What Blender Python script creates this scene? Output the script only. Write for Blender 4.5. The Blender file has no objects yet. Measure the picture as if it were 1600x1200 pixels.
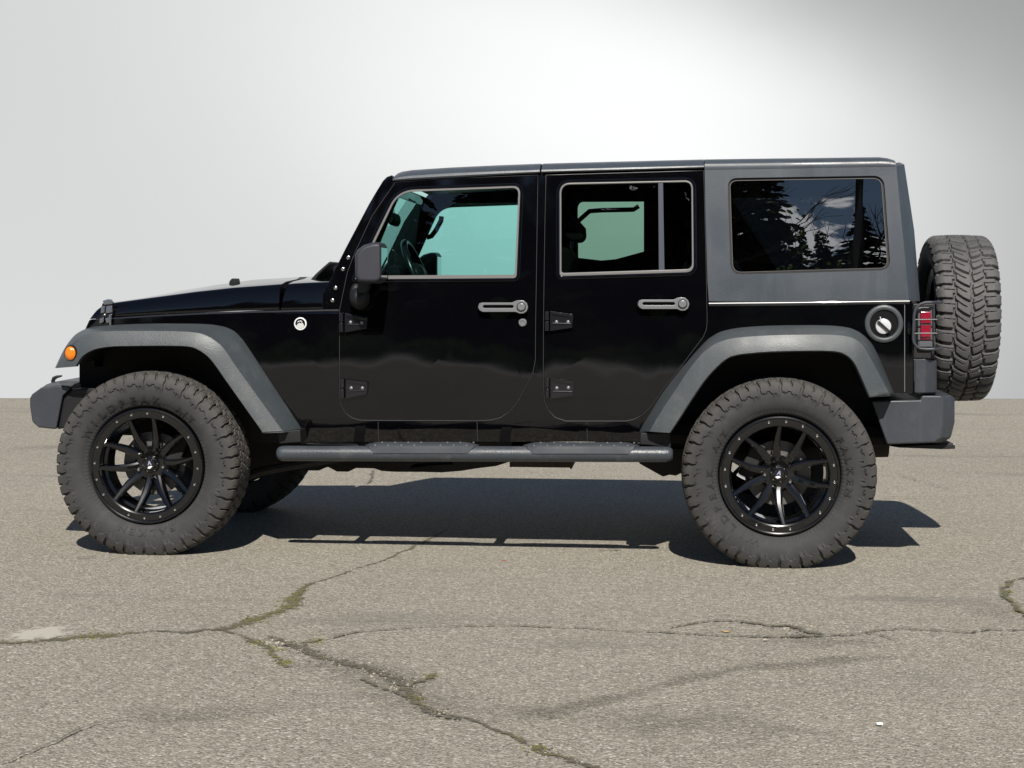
import bpy, bmesh, math, random
import numpy as np
from mathutils import Vector, Matrix
from mathutils.geometry import intersect_line_line_2d
random.seed(7)
np.random.seed(7)
SC = bpy.context.scene
COL = SC.collection
PI = math.pi

# ------------------------------------------------------------------ camera
CAM = Vector((0.9547, -8.6497, 1.2611))
PSI, PITCH, ROLL, FPX = 0.09143, 0.05460, 0.00600, 2608.9
F = Vector((-math.sin(PSI) * math.cos(PITCH), math.cos(PSI) * math.cos(PITCH), -math.sin(PITCH)))
_r0 = Vector((math.cos(PSI), math.sin(PSI), 0))
_u0 = _r0.cross(F)
RV = _r0 * math.cos(ROLL) + _u0 * math.sin(ROLL)
UV = _u0 * math.cos(ROLL) - _r0 * math.sin(ROLL)
cd = bpy.data.cameras.new('camera')
cam = bpy.data.objects.new('camera', cd)
COL.objects.link(cam)
cd.sensor_width = 36
cd.lens = FPX / 1600 * 36
cd.clip_start, cd.clip_end = 0.1, 2000
cam.matrix_world = Matrix(((RV.x, UV.x, -F.x, CAM.x), (RV.y, UV.y, -F.y, CAM.y), (RV.z, UV.z, -F.z, CAM.z), (0, 0, 0, 1)))
SC.camera = cam

# ------------------------------------------------------------------ light, sky
SUN_EL = math.radians(44)
SUN_AZ = Vector((0.118, -1.0))          # horizontal direction towards the sun
SUN_AZ.normalize()
sd = bpy.data.lights.new('sun', 'SUN')
sd.energy = 5.0
sd.angle = math.radians(0.5)
sd.color = (1.0, 0.95, 0.87)
sun = bpy.data.objects.new('sun', sd)
COL.objects.link(sun)
tosun = Vector((SUN_AZ.x * math.cos(SUN_EL), SUN_AZ.y * math.cos(SUN_EL), math.sin(SUN_EL)))
sun.rotation_euler = tosun.to_track_quat('Z', 'Y').to_euler()
sun.location = (0, -10, 14)

W = bpy.data.worlds.new('World')
SC.world = W
W.use_nodes = True
wn, wl = W.node_tree.nodes, W.node_tree.links
wn.clear()


class NT:
    """tiny helper to wire node trees"""
    def __init__(s, tree):
        s.t, s.n, s.l = tree, tree.nodes, tree.links

    def new(s, typ, **kw):
        n = s.n.new(typ)
        for k, v in kw.items():
            setattr(n, k, v)
        return n

    def put(s, sock, v):
        if isinstance(v, (int, float)):
            sock.default_value = v
        elif isinstance(v, (tuple, list)):
            sock.default_value = v if len(v) == len(sock.default_value) else tuple(v) + (1,)
        else:
            s.l.new(v, sock)

    def math(s, op, a, b=0.0, c=None, clamp=False):
        n = s.new('ShaderNodeMath', operation=op, use_clamp=clamp)
        s.put(n.inputs[0], a)
        s.put(n.inputs[1], b)
        if c is not None:
            s.put(n.inputs[2], c)
        return n.outputs[0]

    def rng(s, v, a, b, c=0.0, d=1.0, smooth=True):
        n = s.new('ShaderNodeMapRange', interpolation_type='SMOOTHSTEP' if smooth else 'LINEAR')
        s.put(n.inputs[0], v)
        for i, x in enumerate((a, b, c, d)):
            s.put(n.inputs[i + 1], x)
        return n.outputs[0]

    def mix(s, f, a, b, typ='MIX'):
        n = s.new('ShaderNodeMix', data_type='RGBA', blend_type=typ)
        s.put(n.inputs[0], f)
        s.put(n.inputs[6], a)
        s.put(n.inputs[7], b)
        return n.outputs[2]

    def noise(s, vec, scale, detail=4, rough=0.55, out=0):
        n = s.new('ShaderNodeTexNoise')
        if vec is not None:
            s.l.new(vec, n.inputs['Vector'])
        n.inputs['Scale'].default_value = scale
        n.inputs['Detail'].default_value = detail
        n.inputs['Roughness'].default_value = rough
        return n.outputs[out]

    def voro(s, vec, scale, feature='F1', out='Distance', rand=1.0):
        n = s.new('ShaderNodeTexVoronoi', feature=feature)
        if vec is not None:
            s.l.new(vec, n.inputs['Vector'])
        n.inputs['Scale'].default_value = scale
        n.inputs['Randomness'].default_value = rand
        return n.outputs[out]

    def ramp(s, v, stops):
        n = s.new('ShaderNodeValToRGB')
        s.l.new(v, n.inputs[0])
        els = n.color_ramp.elements
        while len(els) < len(stops):
            els.new(0.5)
        for e, (p, c) in zip(els, stops):
            e.position = p
            e.color = c if len(c) == 4 else tuple(c) + (1,)
        return n.outputs[0]


w = NT(W.node_tree)
w_out = w.new('ShaderNodeOutputWorld')
w_bg = w.new('ShaderNodeBackground')
w.l.new(w_bg.outputs[0], w_out.inputs[0])
sky = w.new('ShaderNodeTexSky', sky_type='NISHITA')
sky.sun_disc = False
sky.sun_elevation = SUN_EL
sky.sun_rotation = math.atan2(SUN_AZ.x, SUN_AZ.y)
sky.altitude = 100
sky.air_density, sky.dust_density, sky.ozone_density = 1.0, 0.3, 4.0
SKY_STR = 0.05
wtc = w.new('ShaderNodeTexCoord')
sep = w.new('ShaderNodeSeparateXYZ')
w.l.new(wtc.outputs['Generated'], sep.inputs[0])
dx, dy, dz = sep.outputs
# compass direction of the grey backdrop gradient, added to the sky as glow
cs, sn = math.cos(PSI), math.sin(PSI)
fx = w.math('ADD', w.math('MULTIPLY', dx, cs), w.math('MULTIPLY', dy, sn))
fy = w.math('ADD', w.math('MULTIPLY', dx, -sn), w.math('MULTIPLY', dy, cs))
fyc = w.math('MAXIMUM', fy, 0.05)
u = w.math('DIVIDE', fx, fyc)                     # tangent of azimuth
v = w.math('DIVIDE', dz, fyc)                     # tangent of elevation
# slanting edge of the backdrop's bright band
s_ = w.math('ADD', w.math('MULTIPLY', w.math('SUBTRACT', u, 0.027), 0.276), w.math('MULTIPLY', w.math('SUBTRACT', v, 0.177), 0.96))
t_ = w.math('SUBTRACT', w.math('MULTIPLY', w.math('SUBTRACT', u, 0.027), 0.96), w.math('MULTIPLY', w.math('SUBTRACT', v, 0.177), 0.276))
wob = w.math('MULTIPLY', w.math('SUBTRACT', w.noise(wtc.outputs['Generated'], 9, 3), 0.5), 0.03)
s2 = w.math('ADD', s_, wob)
up = w.rng(s2, 0.085, -0.035)                      # 1 inside the bright band
dn = w.rng(s2, -0.24, -0.06, 0.0, 1.0)
tn = w.math('DIVIDE', w.math('SUBTRACT', t_, 0.055), 0.225)
tg = w.math('EXPONENT', w.math('MULTIPLY', w.math('MULTIPLY', tn, tn), -1.0))
band = w.math('MULTIPLY', w.math('MULTIPLY', up, dn), tg)
base = w.math('SUBTRACT', w.math('ADD', w.rng(v, 0.20, 0.34, 0.0, 0.35), w.rng(v, -0.06, 0.16, 0.71, 0.66)), w.rng(u, 0.10, 0.34, 0.0, 0.26))  # includes glow added above the view to whiten the hood's reflection
dark = w.math('MULTIPLY', w.math('MULTIPLY', w.rng(s2, -0.03, 0.065), w.rng(u, 0.0, 0.11, 0.0, 0.15)), w.rng(u, 0.16, 0.32, 1.0, 0.3))
val = w.math('MULTIPLY', w.math('SUBTRACT', w.math('ADD', base, w.math('MULTIPLY', band, 0.34)), dark), 0.84)
comb = w.new('ShaderNodeCombineColor')
w.put(comb.inputs[0], w.math('MULTIPLY', val, 0.993))
w.put(comb.inputs[1], val)
w.put(comb.inputs[2], val)
# a few white clouds in the southern blue
cl = w.noise(wtc.outputs['Generated'], 3.2, 6, 0.6)
by = w.math('MAXIMUM', w.math('MULTIPLY', dy, -1.0), 0.05)
bu, bv = w.math('DIVIDE', dx, by), w.math('DIVIDE', dz, by)
def puff(cu, cv, ru, rv):
    a = w.math('DIVIDE', w.math('SUBTRACT', bu, cu), ru)
    b = w.math('DIVIDE', w.math('SUBTRACT', bv, cv), rv)
    return w.math('SUBTRACT', 1.0, w.math('SQRT', w.math('ADD', w.math('MULTIPLY', a, a), w.math('MULTIPLY', b, b))))
cl2 = w.noise(wtc.outputs['Generated'], 34, 7, 0.62)
pf = w.math('MAXIMUM', w.math('MAXIMUM', puff(0.086, 0.215, 0.050, 0.040), puff(0.136, 0.205, 0.034, 0.030)), puff(-0.01, 0.26, 0.06, 0.04))
clm = w.rng(w.math('ADD', pf, w.math('MULTIPLY', w.math('SUBTRACT', cl2, 0.5), 3.6)), 0.28, 0.62)
clm = w.math('MULTIPLY', clm, w.rng(dy, 0.0, -0.2))
skyc = w.new('ShaderNodeVectorMath', operation='SCALE')
w.l.new(sky.outputs[0], skyc.inputs[0])
skyc.inputs['Scale'].default_value = SKY_STR
blue = w.mix(w.math('MULTIPLY', clm, 0.85), skyc.outputs[0], (2.0, 2.03, 2.08, 1))
front = w.rng(fy, 0.76, 0.90)
w.l.new(w.mix(front, blue, comb.outputs[0]), w_bg.inputs[0])
w_bg.inputs[1].default_value = 1.0

SC.view_settings.view_transform = 'Standard'
SC.view_settings.look = 'None'
SC.view_settings.exposure = 0.25
SC.view_settings.gamma = 1.0
SC.cycles.max_bounces = 8
SC.cycles.transparent_max_bounces = 24
SC.cycles.caustics_reflective = False
SC.cycles.caustics_refractive = False
SC.cycles.sample_clamp_indirect = 6
SC.cycles.use_denoising = True


# ------------------------------------------------------------------ pixel -> place helpers (surveying the photograph)
def ray(px, py):
    return F + RV * ((px - 800) / FPX) - UV * ((py - 600) / FPX)


def onY(px, py, Y):
    d = ray(px, py)
    return CAM + d * ((Y - CAM.y) / d.y)


def onG(px, py, z=0.0):
    d = ray(px, py)
    return CAM + d * ((z - CAM.z) / d.z)


def yf(z, x=0.0):
    """half width of the body at height z, station x"""
    t = z - 0.93
    b = 0.788
    if t < 0:
        b -= 0.10 * t * t
    elif z < 1.33:
        b -= 0.10 * t * t
    else:
        b -= 0.016 + 0.080 * (z - 1.33) + 0.02 * (z - 1.33) ** 2
    if z < 0.63:
        b -= 0.45 * (0.63 - z)
    if x < -0.62:
        b -= 0.115 * (-0.62 - x) ** 1.35 / 1.2
    return b


def S(px, py, off=0.0):
    Y = -0.78
    for _ in range(6):
        p = onY(px, py, Y)
        Y = -(yf(p.z, p.x) + off)
    return onY(px, py, Y)


def SX(pts, off=0.0):
    r = []
    for p in pts:
        q = S(p[0], p[1], off)
        r.append((q.x, q.z))
    return r


def PX(pts, Y):
    r = []
    for p in pts:
        q = onY(p[0], p[1], Y)
        r.append((q.x, q.z))
    return r


def rounded(corners, n=9):
    out = []
    m = len(corners)
    for i in range(m):
        p, a, b = Vector(corners[i][:2]), Vector(corners[i - 1][:2]), Vector(corners[(i + 1) % m][:2])
        r = corners[i][2]
        p0, p1 = p + (a - p).normalized() * r, p + (b - p).normalized() * r
        for k in range(n + 1):
            q = k / n
            c_ = p0 * (1 - q) ** 2 + p * (2 * q * (1 - q)) + p1 * q * q
            out.append((c_.x, c_.y))
    return out


def area2(p):
    return sum(p[i][0] * p[(i + 1) % len(p)][1] - p[(i + 1) % len(p)][0] * p[i][1] for i in range(len(p))) / 2


def offset(poly, d):
    """offset a closed 2D polygon outwards by d"""
    n = len(poly)
    sg = 1 if area2(poly) > 0 else -1
    out = []
    for i in range(n):
        a, b, c = Vector(poly[i - 1]), Vector(poly[i]), Vector(poly[(i + 1) % n])
        e1, e2 = (b - a).normalized(), (c - b).normalized()
        n1, n2 = Vector((e1.y, -e1.x)) * sg, Vector((e2.y, -e2.x)) * sg
        m = (n1 + n2)
        m = m / max(0.35, m.length_squared / 2) if m.length > 1e-6 else n1
        q = b + m * d
        out.append((q.x, q.y))
    return out


# ------------------------------------------------------------------ mesh collecting
class MB:
    def __init__(s):
        s.v, s.f, s.m = [], [], []

    def add(s, verts, faces, mi=0):
        o = len(s.v)
        s.v += [tuple(q) for q in verts]
        s.f += [tuple(i + o for i in f) for f in faces]
        s.m += [mi] * len(faces)
        return s

    def box(s, c, d, mi=0, rot=None):
        vs = []
        for i in range(8):
            p = Vector(((i & 1) - .5, ((i >> 1) & 1) - .5, ((i >> 2) & 1) - .5))
            p = Vector((p.x * d[0], p.y * d[1], p.z * d[2]))
            if rot is not None:
                p = rot @ p
            vs.append(Vector(c) + p)
        return s.add(vs, [(0, 2, 3, 1), (4, 5, 7, 6), (0, 1, 5, 4), (2, 6, 7, 3), (0, 4, 6, 2), (1, 3, 7, 5)], mi)

    def tube(s, path, r, seg=12, mi=0, cap=True, closed=False):
        path = [Vector(p) for p in path]
        n = len(path)
        rr = r if isinstance(r, (list, tuple)) else [r] * n
        vs, fs = [], []
        prev = None
        for i, p in enumerate(path):
            if closed:
                t = path[(i + 1) % n] - path[i - 1]
            else:
                t = path[min(i + 1, n - 1)] - path[max(i - 1, 0)]
            t.normalize()
            if prev is None:
                a = t.orthogonal().normalized()
            else:
                a = (prev - t * prev.dot(t)).normalized()
            prev = a
            b = t.cross(a)
            for k in range(seg):
                an = 2 * PI * k / seg
                vs.append(p + (a * math.cos(an) + b * math.sin(an)) * rr[i])
        rg = n if closed else n - 1
        for i in range(rg):
            j = (i + 1) % n
            for k in range(seg):
                k2 = (k + 1) % seg
                fs.append((i * seg + k, i * seg + k2, j * seg + k2, j * seg + k))
        if cap and not closed:
            fs.append(tuple(range(seg - 1, -1, -1)))
            fs.append(tuple((n - 1) * seg + k for k in range(seg)))
        return s.add(vs, fs, mi)

    def lathe(s, c, prof, seg=48, mi=0, axis='Y', closed=False):
        """prof: list of (r, y); spun round the Y axis through c; near faces look to -Y"""
        vs, fs = [], []
        n = len(prof)
        for (r, y) in prof:
            for k in range(seg):
                an = 2 * PI * k / seg
                if axis == 'Y':
                    vs.append((c[0] + r * math.cos(an), c[1] + y, c[2] + r * math.sin(an)))
                elif axis == 'X':
                    vs.append((c[0] + y, c[1] + r * math.cos(an), c[2] + r * math.sin(an)))
                else:
                    vs.append((c[0] + r * math.cos(an), c[1] + r * math.sin(an), c[2] + y))
        for i in range(n if closed else n - 1):
            j = (i + 1) % n
            for k in range(seg):
                k2 = (k + 1) % seg
                fs.append((i * seg + k, i * seg + k2, j * seg + k2, j * seg + k))
        if not closed:
            if prof[0][0] > 1e-5:
                fs.append(tuple(range(seg)))
            if prof[-1][0] > 1e-5:
                fs.append(tuple((n - 1) * seg + k for k in range(seg - 1, -1, -1)))
        return s.add(vs, fs, mi)

    def loft(s, secs, mi=0, cap=True, closed=True):
        n = len(secs[0])
        vs, fs = [], []
        for sec in secs:
            vs += sec
        for i in range(len(secs) - 1):
            for k in range(n if closed else n - 1):
                k2 = (k + 1) % n
                fs.append((i * n + k, i * n + k2, (i + 1) * n + k2, (i + 1) * n + k))
        if cap:
            fs.append(tuple(range(n - 1, -1, -1)))
            fs.append(tuple((len(secs) - 1) * n + k for k in range(n)))
        return s.add(vs, fs, mi)

    def prism(s, poly, y0, y1, mi=0, holes=()):
        """XZ polygon extruded in Y"""
        return s.plate([poly] + list(holes), lambda a, b: (a, y0, b), lambda a, b: (a, y1, b), mi)

    def plate(s, loops, front, back, mi=0, grid=None):
        """flat 2D loops (outer, holes...) -> a solid between two mappings"""
        bm = bmesh.new()
        es = []
        for lp in loops:
            vv = [bm.verts.new((a, 0, b)) for a, b in lp]
            for i in range(len(vv)):
                es.append(bm.edges.new((vv[i], vv[(i + 1) % len(vv)])))
        bmesh.ops.triangle_fill(bm, edges=es, use_beauty=True, use_dissolve=False)
        if grid:
            xs = [q.co.x for q in bm.verts]
            zs = [q.co.z for q in bm.verts]
            for lo, hi, no in ((min(xs), max(xs), (1, 0, 0)), (min(zs), max(zs), (0, 0, 1))):
                k = math.floor(lo / grid) + 1
                while k * grid < hi - 1e-4:
                    co = (k * grid * no[0], 0, k * grid * no[2])
                    bmesh.ops.bisect_plane(bm, geom=bm.verts[:] + bm.edges[:] + bm.faces[:], dist=1e-5, plane_co=co, plane_no=no)
                    k += 1
        bmesh.ops.remove_doubles(bm, verts=bm.verts[:], dist=1e-5)
        bm.verts.index_update()
        vs = [(q.co.x, q.co.z) for q in bm.verts]
        fs = []
        for f in bm.faces:
            ids = [q.index for q in f.verts]
            if area2([vs[i] for i in ids]) < 0:
                ids.reverse()
            fs.append(ids)
        cnt = {}
        for ids in fs:
            for i in range(len(ids)):
                a, b = ids[i], ids[(i + 1) % len(ids)]
                cnt[(a, b)] = 1
        n = len(vs)
        bm.free()
        V = [front(a, b) for a, b in vs] + [back(a, b) for a, b in vs]
        FF = [tuple(i) for i in fs] + [tuple(j + n for j in reversed(i)) for i in fs]
        for (a, b) in cnt:
            if (b, a) not in cnt:
                FF.append((b, a, a + n, b + n))
        return s.add(V, FF, mi)

    def skin(s, loops, off, thick, mi=0, grid=0.06):
        """panel that follows the body side (near side), loops as (x,z)"""
        return s.plate(loops, lambda a, b: (a, -(yf(b, a) + off), b), lambda a, b: (a, -(yf(b, a) + off - thick), b), mi, grid)

    def ball(s, c, r, seg=16, rings=10, mi=0):
        if not isinstance(r, (tuple, list)):
            r = (r, r, r)
        vs, fs = [], []
        for i in range(rings + 1):
            ph = PI * i / rings
            for k in range(seg):
                an = 2 * PI * k / seg
                vs.append((c[0] + r[0] * math.sin(ph) * math.cos(an), c[1] + r[1] * math.sin(ph) * math.sin(an), c[2] + r[2] * math.cos(ph)))
        for i in range(rings):
            for k in range(seg):
                k2 = (k + 1) % seg
                fs.append((i * seg + k, (i + 1) * seg + k, (i + 1) * seg + k2, i * seg + k2))
        return s.add(vs, fs, mi)

    def build(s, name, mats, parent=None, bevel=0.0, seg=2, angle=38, fix=True, wn=True, smooth=True, limit=40):
        me = bpy.data.meshes.new(name)
        me.from_pydata([tuple(q) for q in s.v], [], s.f)
        if not isinstance(mats, (list, tuple)):
            mats = [mats]
        for m in mats:
            me.materials.append(m)
        me.polygons.foreach_set('material_index', s.m)
        bm = bmesh.new()
        bm.from_mesh(me)
        bmesh.ops.remove_doubles(bm, verts=bm.verts[:], dist=1e-6)
        if fix:
            bmesh.ops.recalc_face_normals(bm, faces=bm.faces[:])
        bm.to_mesh(me)
        bm.free()
        if smooth:
            me.shade_smooth()
            if not bevel:
                me.set_sharp_from_angle(angle=math.radians(angle))
        o = bpy.data.objects.new(name, me)
        COL.objects.link(o)
        if parent is not None:
            o.parent = parent
        if bevel:
            b = o.modifiers.new('bevel', 'BEVEL')
            b.width = bevel
            b.segments = seg
            b.limit_method = 'ANGLE'
            b.angle_limit = math.radians(limit)
            b.use_clamp_overlap = True
            if wn:
                q = o.modifiers.new('normals', 'WEIGHTED_NORMAL')
                q.keep_sharp = False
                q.weight = 60
        return o


def mirror(o, parent):
    """far-side twin of a near-side part, with its sub-parts"""
    c = o.copy()
    c.data = o.data.copy()
    c.data.transform(Matrix.Diagonal((1, -1, 1, 1)))
    c.data.flip_normals()
    COL.objects.link(c)
    c.parent = parent
    for ch in [k for k in bpy.data.objects if k.parent == o]:
        mirror(ch, c)
    return c


# ------------------------------------------------------------------ materials
def mat(name, col, rough=0.5, metal=0.0, coat=0.0, spec=0.5, emit=None):
    m = bpy.data.materials.new(name)
    m.use_nodes = True
    p = m.node_tree.nodes['Principled BSDF']
    p.inputs['Base Color'].default_value = tuple(col) + (1,)
    p.inputs['Roughness'].default_value = rough
    p.inputs['Metallic'].default_value = metal
    p.inputs['Coat Weight'].default_value = coat
    p.inputs['Coat Roughness'].default_value = 0.02
    p.inputs['Specular IOR Level'].default_value = spec
    return m, NT(m.node_tree), p


def objco(t):
    return t.new('ShaderNodeTexCoord').outputs['Object']


def bump(t, p, h, strength=0.3, dist=0.001):
    b = t.new('ShaderNodeBump')
    b.inputs['Strength'].default_value = strength
    b.inputs['Distance'].default_value = dist
    t.l.new(h, b.inputs['Height'])
    t.l.new(b.outputs[0], p.inputs['Normal'])
    return b


def grain_mat(name, col, rough, scale, amp, var=0.25, dust=None, spec=0.5, sparkle=0.3):
    """moulded grained plastic with a little uneven wear"""
    m, t, p = mat(name, col, rough, spec=spec)
    c = objco(t)
    n1 = t.noise(c, 3.0, 5)
    n2 = t.noise(c, scale, 2)
    a = tuple(x * (1 - var) for x in col)
    b = tuple(min(1, x * (1 + var)) for x in col)
    cc = t.mix(n1, a, b)
    sp = t.rng(n2, 0.35, 0.68)
    cc = t.mix(t.math('MULTIPLY', sp, sparkle), cc, tuple(min(1, x * 2.0) for x in col))
    if dust:
        g = t.rng(t.noise(c, 9, 6, 0.7), 0.5, 0.75)
        cc = t.mix(t.math('MULTIPLY', g, 0.35), cc, dust)
    mp_ = t.new('ShaderNodeMapping')
    t.l.new(c, mp_.inputs[0])
    mp_.inputs['Scale'].default_value = (11, 11, 0.9)
    stk = t.rng(t.noise(mp_.outputs[0], 1.6, 4, 0.6), 0.52, 0.72)
    cc = t.mix(t.math('MULTIPLY', stk, 0.22), cc, tuple(min(1, x * 2.1 + 0.004) for x in col))
    t.l.new(cc, p.inputs['Base Color'])
    t.l.new(t.rng(n1, 0.3, 0.7, rough - 0.08, rough + 0.08), p.inputs['Roughness'])
    bump(t, p, n2, amp, 0.0012)
    return m


# clear-coated black with a trace of blue, faint dust specks and panel ripple
M_PAINT, t, p = mat('black_paint', (0.0017, 0.0017, 0.0026), 0.5, coat=1.0, spec=0.0)
p.inputs['Coat IOR'].default_value = 1.54
c = objco(t)
ripple = t.noise(c, 1.6, 2, 0.4)
b1 = t.new('ShaderNodeBump')
b1.inputs['Strength'].default_value = 0.36
b1.inputs['Distance'].default_value = 0.035
t.l.new(ripple, b1.inputs['Height'])
b2 = t.new('ShaderNodeBump')
b2.inputs['Strength'].default_value = 0.05
b2.inputs['Distance'].default_value = 0.0006
t.l.new(t.noise(c, 260, 2), b2.inputs['Height'])
t.l.new(b1.outputs[0], b2.inputs['Normal'])
t.l.new(b2.outputs[0], p.inputs['Coat Normal'])
t.l.new(b1.outputs[0], p.inputs['Normal'])
speck = t.rng(t.voro(c, 34), 0.045, 0.02)
sel = t.rng(t.noise(c, 4.5, 3), 0.56, 0.66)
film = t.math('MULTIPLY', t.rng(t.noise(c, 2.3, 6, 0.7), 0.42, 0.8), 0.0022)
dc = t.mix(film, (0.0017, 0.0017, 0.0026, 1), (0.5, 0.46, 0.42, 1))
t.l.new(t.mix(t.math('MULTIPLY', t.math('MULTIPLY', speck, sel), 0.16), dc, (0.55, 0.52, 0.48, 1)), p.inputs['Base Color'])
t.l.new(t.rng(t.noise(c, 5, 5), 0.3, 0.75, 0.004, 0.022), p.inputs['Coat Roughness'])

M_TOP = grain_mat('hardtop_grained', (0.044, 0.053, 0.065), 0.40, 190, 0.4, 0.14, sparkle=0.16)
M_FLARE = grain_mat('flare_plastic', (0.043, 0.051, 0.056), 0.48, 170, 0.7, 0.2, dust=(0.13, 0.125, 0.115))
M_BUMP = grain_mat('bumper_plastic', (0.034, 0.038, 0.046), 0.46, 190, 0.5, 0.2, dust=(0.12, 0.115, 0.11))
M_STEP = grain_mat('step_bar_coat', (0.038, 0.044, 0.052), 0.40, 150, 1.0, 0.2, dust=(0.16, 0.15, 0.13))
M_PAD = grain_mat('step_pad_rubber', (0.030, 0.035, 0.042), 0.6, 190, 0.3, 0.2, spec=0.3, sparkle=0.1)
M_BLACK = grain_mat('black_plastic', (0.005, 0.005, 0.006), 0.55, 200, 0.4, 0.3)
M_MIRROR = grain_mat('mirror_plastic', (0.030, 0.031, 0.040), 0.5, 350, 0.5, 0.15)
M_UNDER = grain_mat('underbody_dirt', (0.010, 0.0095, 0.009), 0.8, 60, 0.6, 0.4)
M_RUST = grain_mat('crossmember_rust', (0.040, 0.030, 0.024), 0.8, 60, 0.6, 0.4)
M_CABIN = grain_mat('cabin_black', (0.005, 0.005, 0.006), 0.8, 200, 0.3, 0.2, spec=0.15)
M_TRIM, t, p = mat('bright_window_trim', (0.175, 0.17, 0.168), 0.36, metal=0.2)
M_BAR, t, p = mat('window_bar', (0.085, 0.095, 0.12), 0.3, metal=0.3)
M_BEAD, t, p = mat('window_bead', (0.14, 0.13, 0.125), 0.35)
M_EDGELIT, t, p = mat('lit_edge_grey', (0.055, 0.055, 0.06), 0.35)  # grey that stands in for sunlit panel edges
M_GREY, t, p = mat('handle_grey', (0.215, 0.225, 0.235), 0.26, metal=0.3)
M_METAL, t, p = mat('bare_steel', (0.55, 0.55, 0.56), 0.25, metal=1.0)
M_CHROME, t, p = mat('polished_cap', (0.62, 0.63, 0.64), 0.2, metal=0.15)
M_LATCH, t, p = mat('latch_steel', (0.34, 0.345, 0.36), 0.22, metal=0.85)
M_WHITE, t, p = mat('white_enamel', (0.78, 0.78, 0.80), 0.3)
M_BLUE, t, p = mat('blue_grey_enamel', (0.27, 0.29, 0.44), 0.3)
M_PALE, t, p = mat('pale_enamel', (0.52, 0.53, 0.50), 0.3)
M_RIM, t, p = mat('gloss_black_rim', (0.003, 0.003, 0.0035), 0.22, coat=1.0, spec=0.25)
p.inputs['Coat Roughness'].default_value = 0.03
p.inputs['Coat IOR'].default_value = 1.5
c = objco(t)
t.l.new(t.mix(t.rng(t.noise(c, 40, 5, 0.7), 0.5, 0.8, 0, 0.008), (0.003, 0.003, 0.0035, 1), (0.4, 0.36, 0.32, 1)), p.inputs['Base Color'])
M_HINGE, t, p = mat('hinge_paint', (0.004, 0.004, 0.007), 0.35, coat=1.0, spec=0.3)
p.inputs['Coat Roughness'].default_value = 0.16
M_RAIL, t, p = mat('rail_paint', (0.006, 0.0065, 0.010), 0.32, coat=1.0, spec=0.9)
M_RIMCUT, t, p = mat('milled_rim', (0.40, 0.40, 0.43), 0.22, metal=1.0)
M_ROTOR, t, p = mat('brake_rotor', (0.16, 0.155, 0.15), 0.5, metal=0.6)
M_AMBER, t, p = mat('amber_lens', (0.80, 0.20, 0.008), 0.2, coat=0.6)
c = objco(t)
wv = t.new('ShaderNodeTexWave')
t.l.new(c, wv.inputs[0])
wv.inputs['Scale'].default_value = 60
bump(t, p, wv.outputs[1], 0.4, 0.001)
M_RED, t, p = mat('red_lens', (0.25, 0.004, 0.022), 0.14, coat=0.8)
c = objco(t)
wv = t.new('ShaderNodeTexWave', bands_direction='Z')
t.l.new(c, wv.inputs[0])
wv.inputs['Scale'].default_value = 42
bump(t, p, wv.outputs[1], 0.5, 0.001)
M_LAMPGREY, t, p = mat('lamp_housing', (0.10, 0.105, 0.115), 0.3)


def glass_mat(name, tint, rough=0.0, refl=1.0, gain=1.3):
    m = bpy.data.materials.new(name)
    m.use_nodes = True
    t = NT(m.node_tree)
    t.n.clear()
    out = t.new('ShaderNodeOutputMaterial')
    tr = t.new('ShaderNodeBsdfTransparent')
    tr.inputs[0].default_value = tuple(tint) + (1,)
    gl = t.new('ShaderNodeBsdfGlossy')
    gl.inputs['Roughness'].default_value = rough
    gl.inputs['Color'].default_value = (refl, refl, refl, 1)
    fr = t.new('ShaderNodeFresnel')
    fr.inputs[0].default_value = 1.52
    b = t.new('ShaderNodeBump')
    b.inputs['Strength'].default_value = 0.06
    b.inputs['Distance'].default_value = 0.03
    t.l.new(t.noise(objco(t), 2.2, 1), b.inputs['Height'])
    t.l.new(b.outputs[0], gl.inputs['Normal'])
    mx = t.new('ShaderNodeMixShader')
    t.l.new(t.math('MULTIPLY', fr.outputs[0], gain, clamp=True), mx.inputs[0])
    t.l.new(tr.outputs[0], mx.inputs[1])
    t.l.new(gl.outputs[0], mx.inputs[2])
    t.l.new(mx.outputs[0], out.inputs[0])
    return m


M_GLASS = glass_mat('green_tint_glass', (0.54, 0.83, 0.79))
M_PRIV = glass_mat('privacy_glass', (0.44, 0.60, 0.52))
M_PRIVDARK = glass_mat('dark_privacy_glass', (0.05, 0.06, 0.07), gain=3.0)
M_MIRGLASS, t, p = mat('mirror_silver', (0.8, 0.8, 0.82), 0.02, metal=1.0)

# rubber: dust greyed tread, darker wall
M_TYRE, t, p = mat('tyre_rubber', (0.05, 0.048, 0.047), 0.75, spec=0.35)
c = objco(t)
sp3 = t.new('ShaderNodeSeparateXYZ')
t.l.new(c, sp3.inputs[0])
rad = t.math('SQRT', t.math('ADD', t.math('MULTIPLY', sp3.outputs[0], sp3.outputs[0]), t.math('MULTIPLY', sp3.outputs[2], sp3.outputs[2])))
n1 = t.noise(c, 14, 6, 0.65)
n2 = t.noise(c, 160, 3)
wall = t.mix(n1, (0.029, 0.029, 0.031, 1), (0.052, 0.0515, 0.053, 1))
trd = t.mix(n1, (0.042, 0.040, 0.039, 1), (0.092, 0.085, 0.077, 1))
cc = t.mix(t.rng(rad, 0.385, 0.432), wall, trd)
ds_ = t.rng(t.noise(c, 5.5, 6, 0.7), 0.48, 0.72)
cc = t.mix(t.math('MULTIPLY', ds_, 0.34), cc, (0.120, 0.114, 0.106, 1))
t.l.new(t.mix(t.math('MULTIPLY', n2, 0.3), cc, (0.02, 0.02, 0.02, 1)), p.inputs['Base Color'])
bump(t, p, n2, 0.35, 0.0012)
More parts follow.
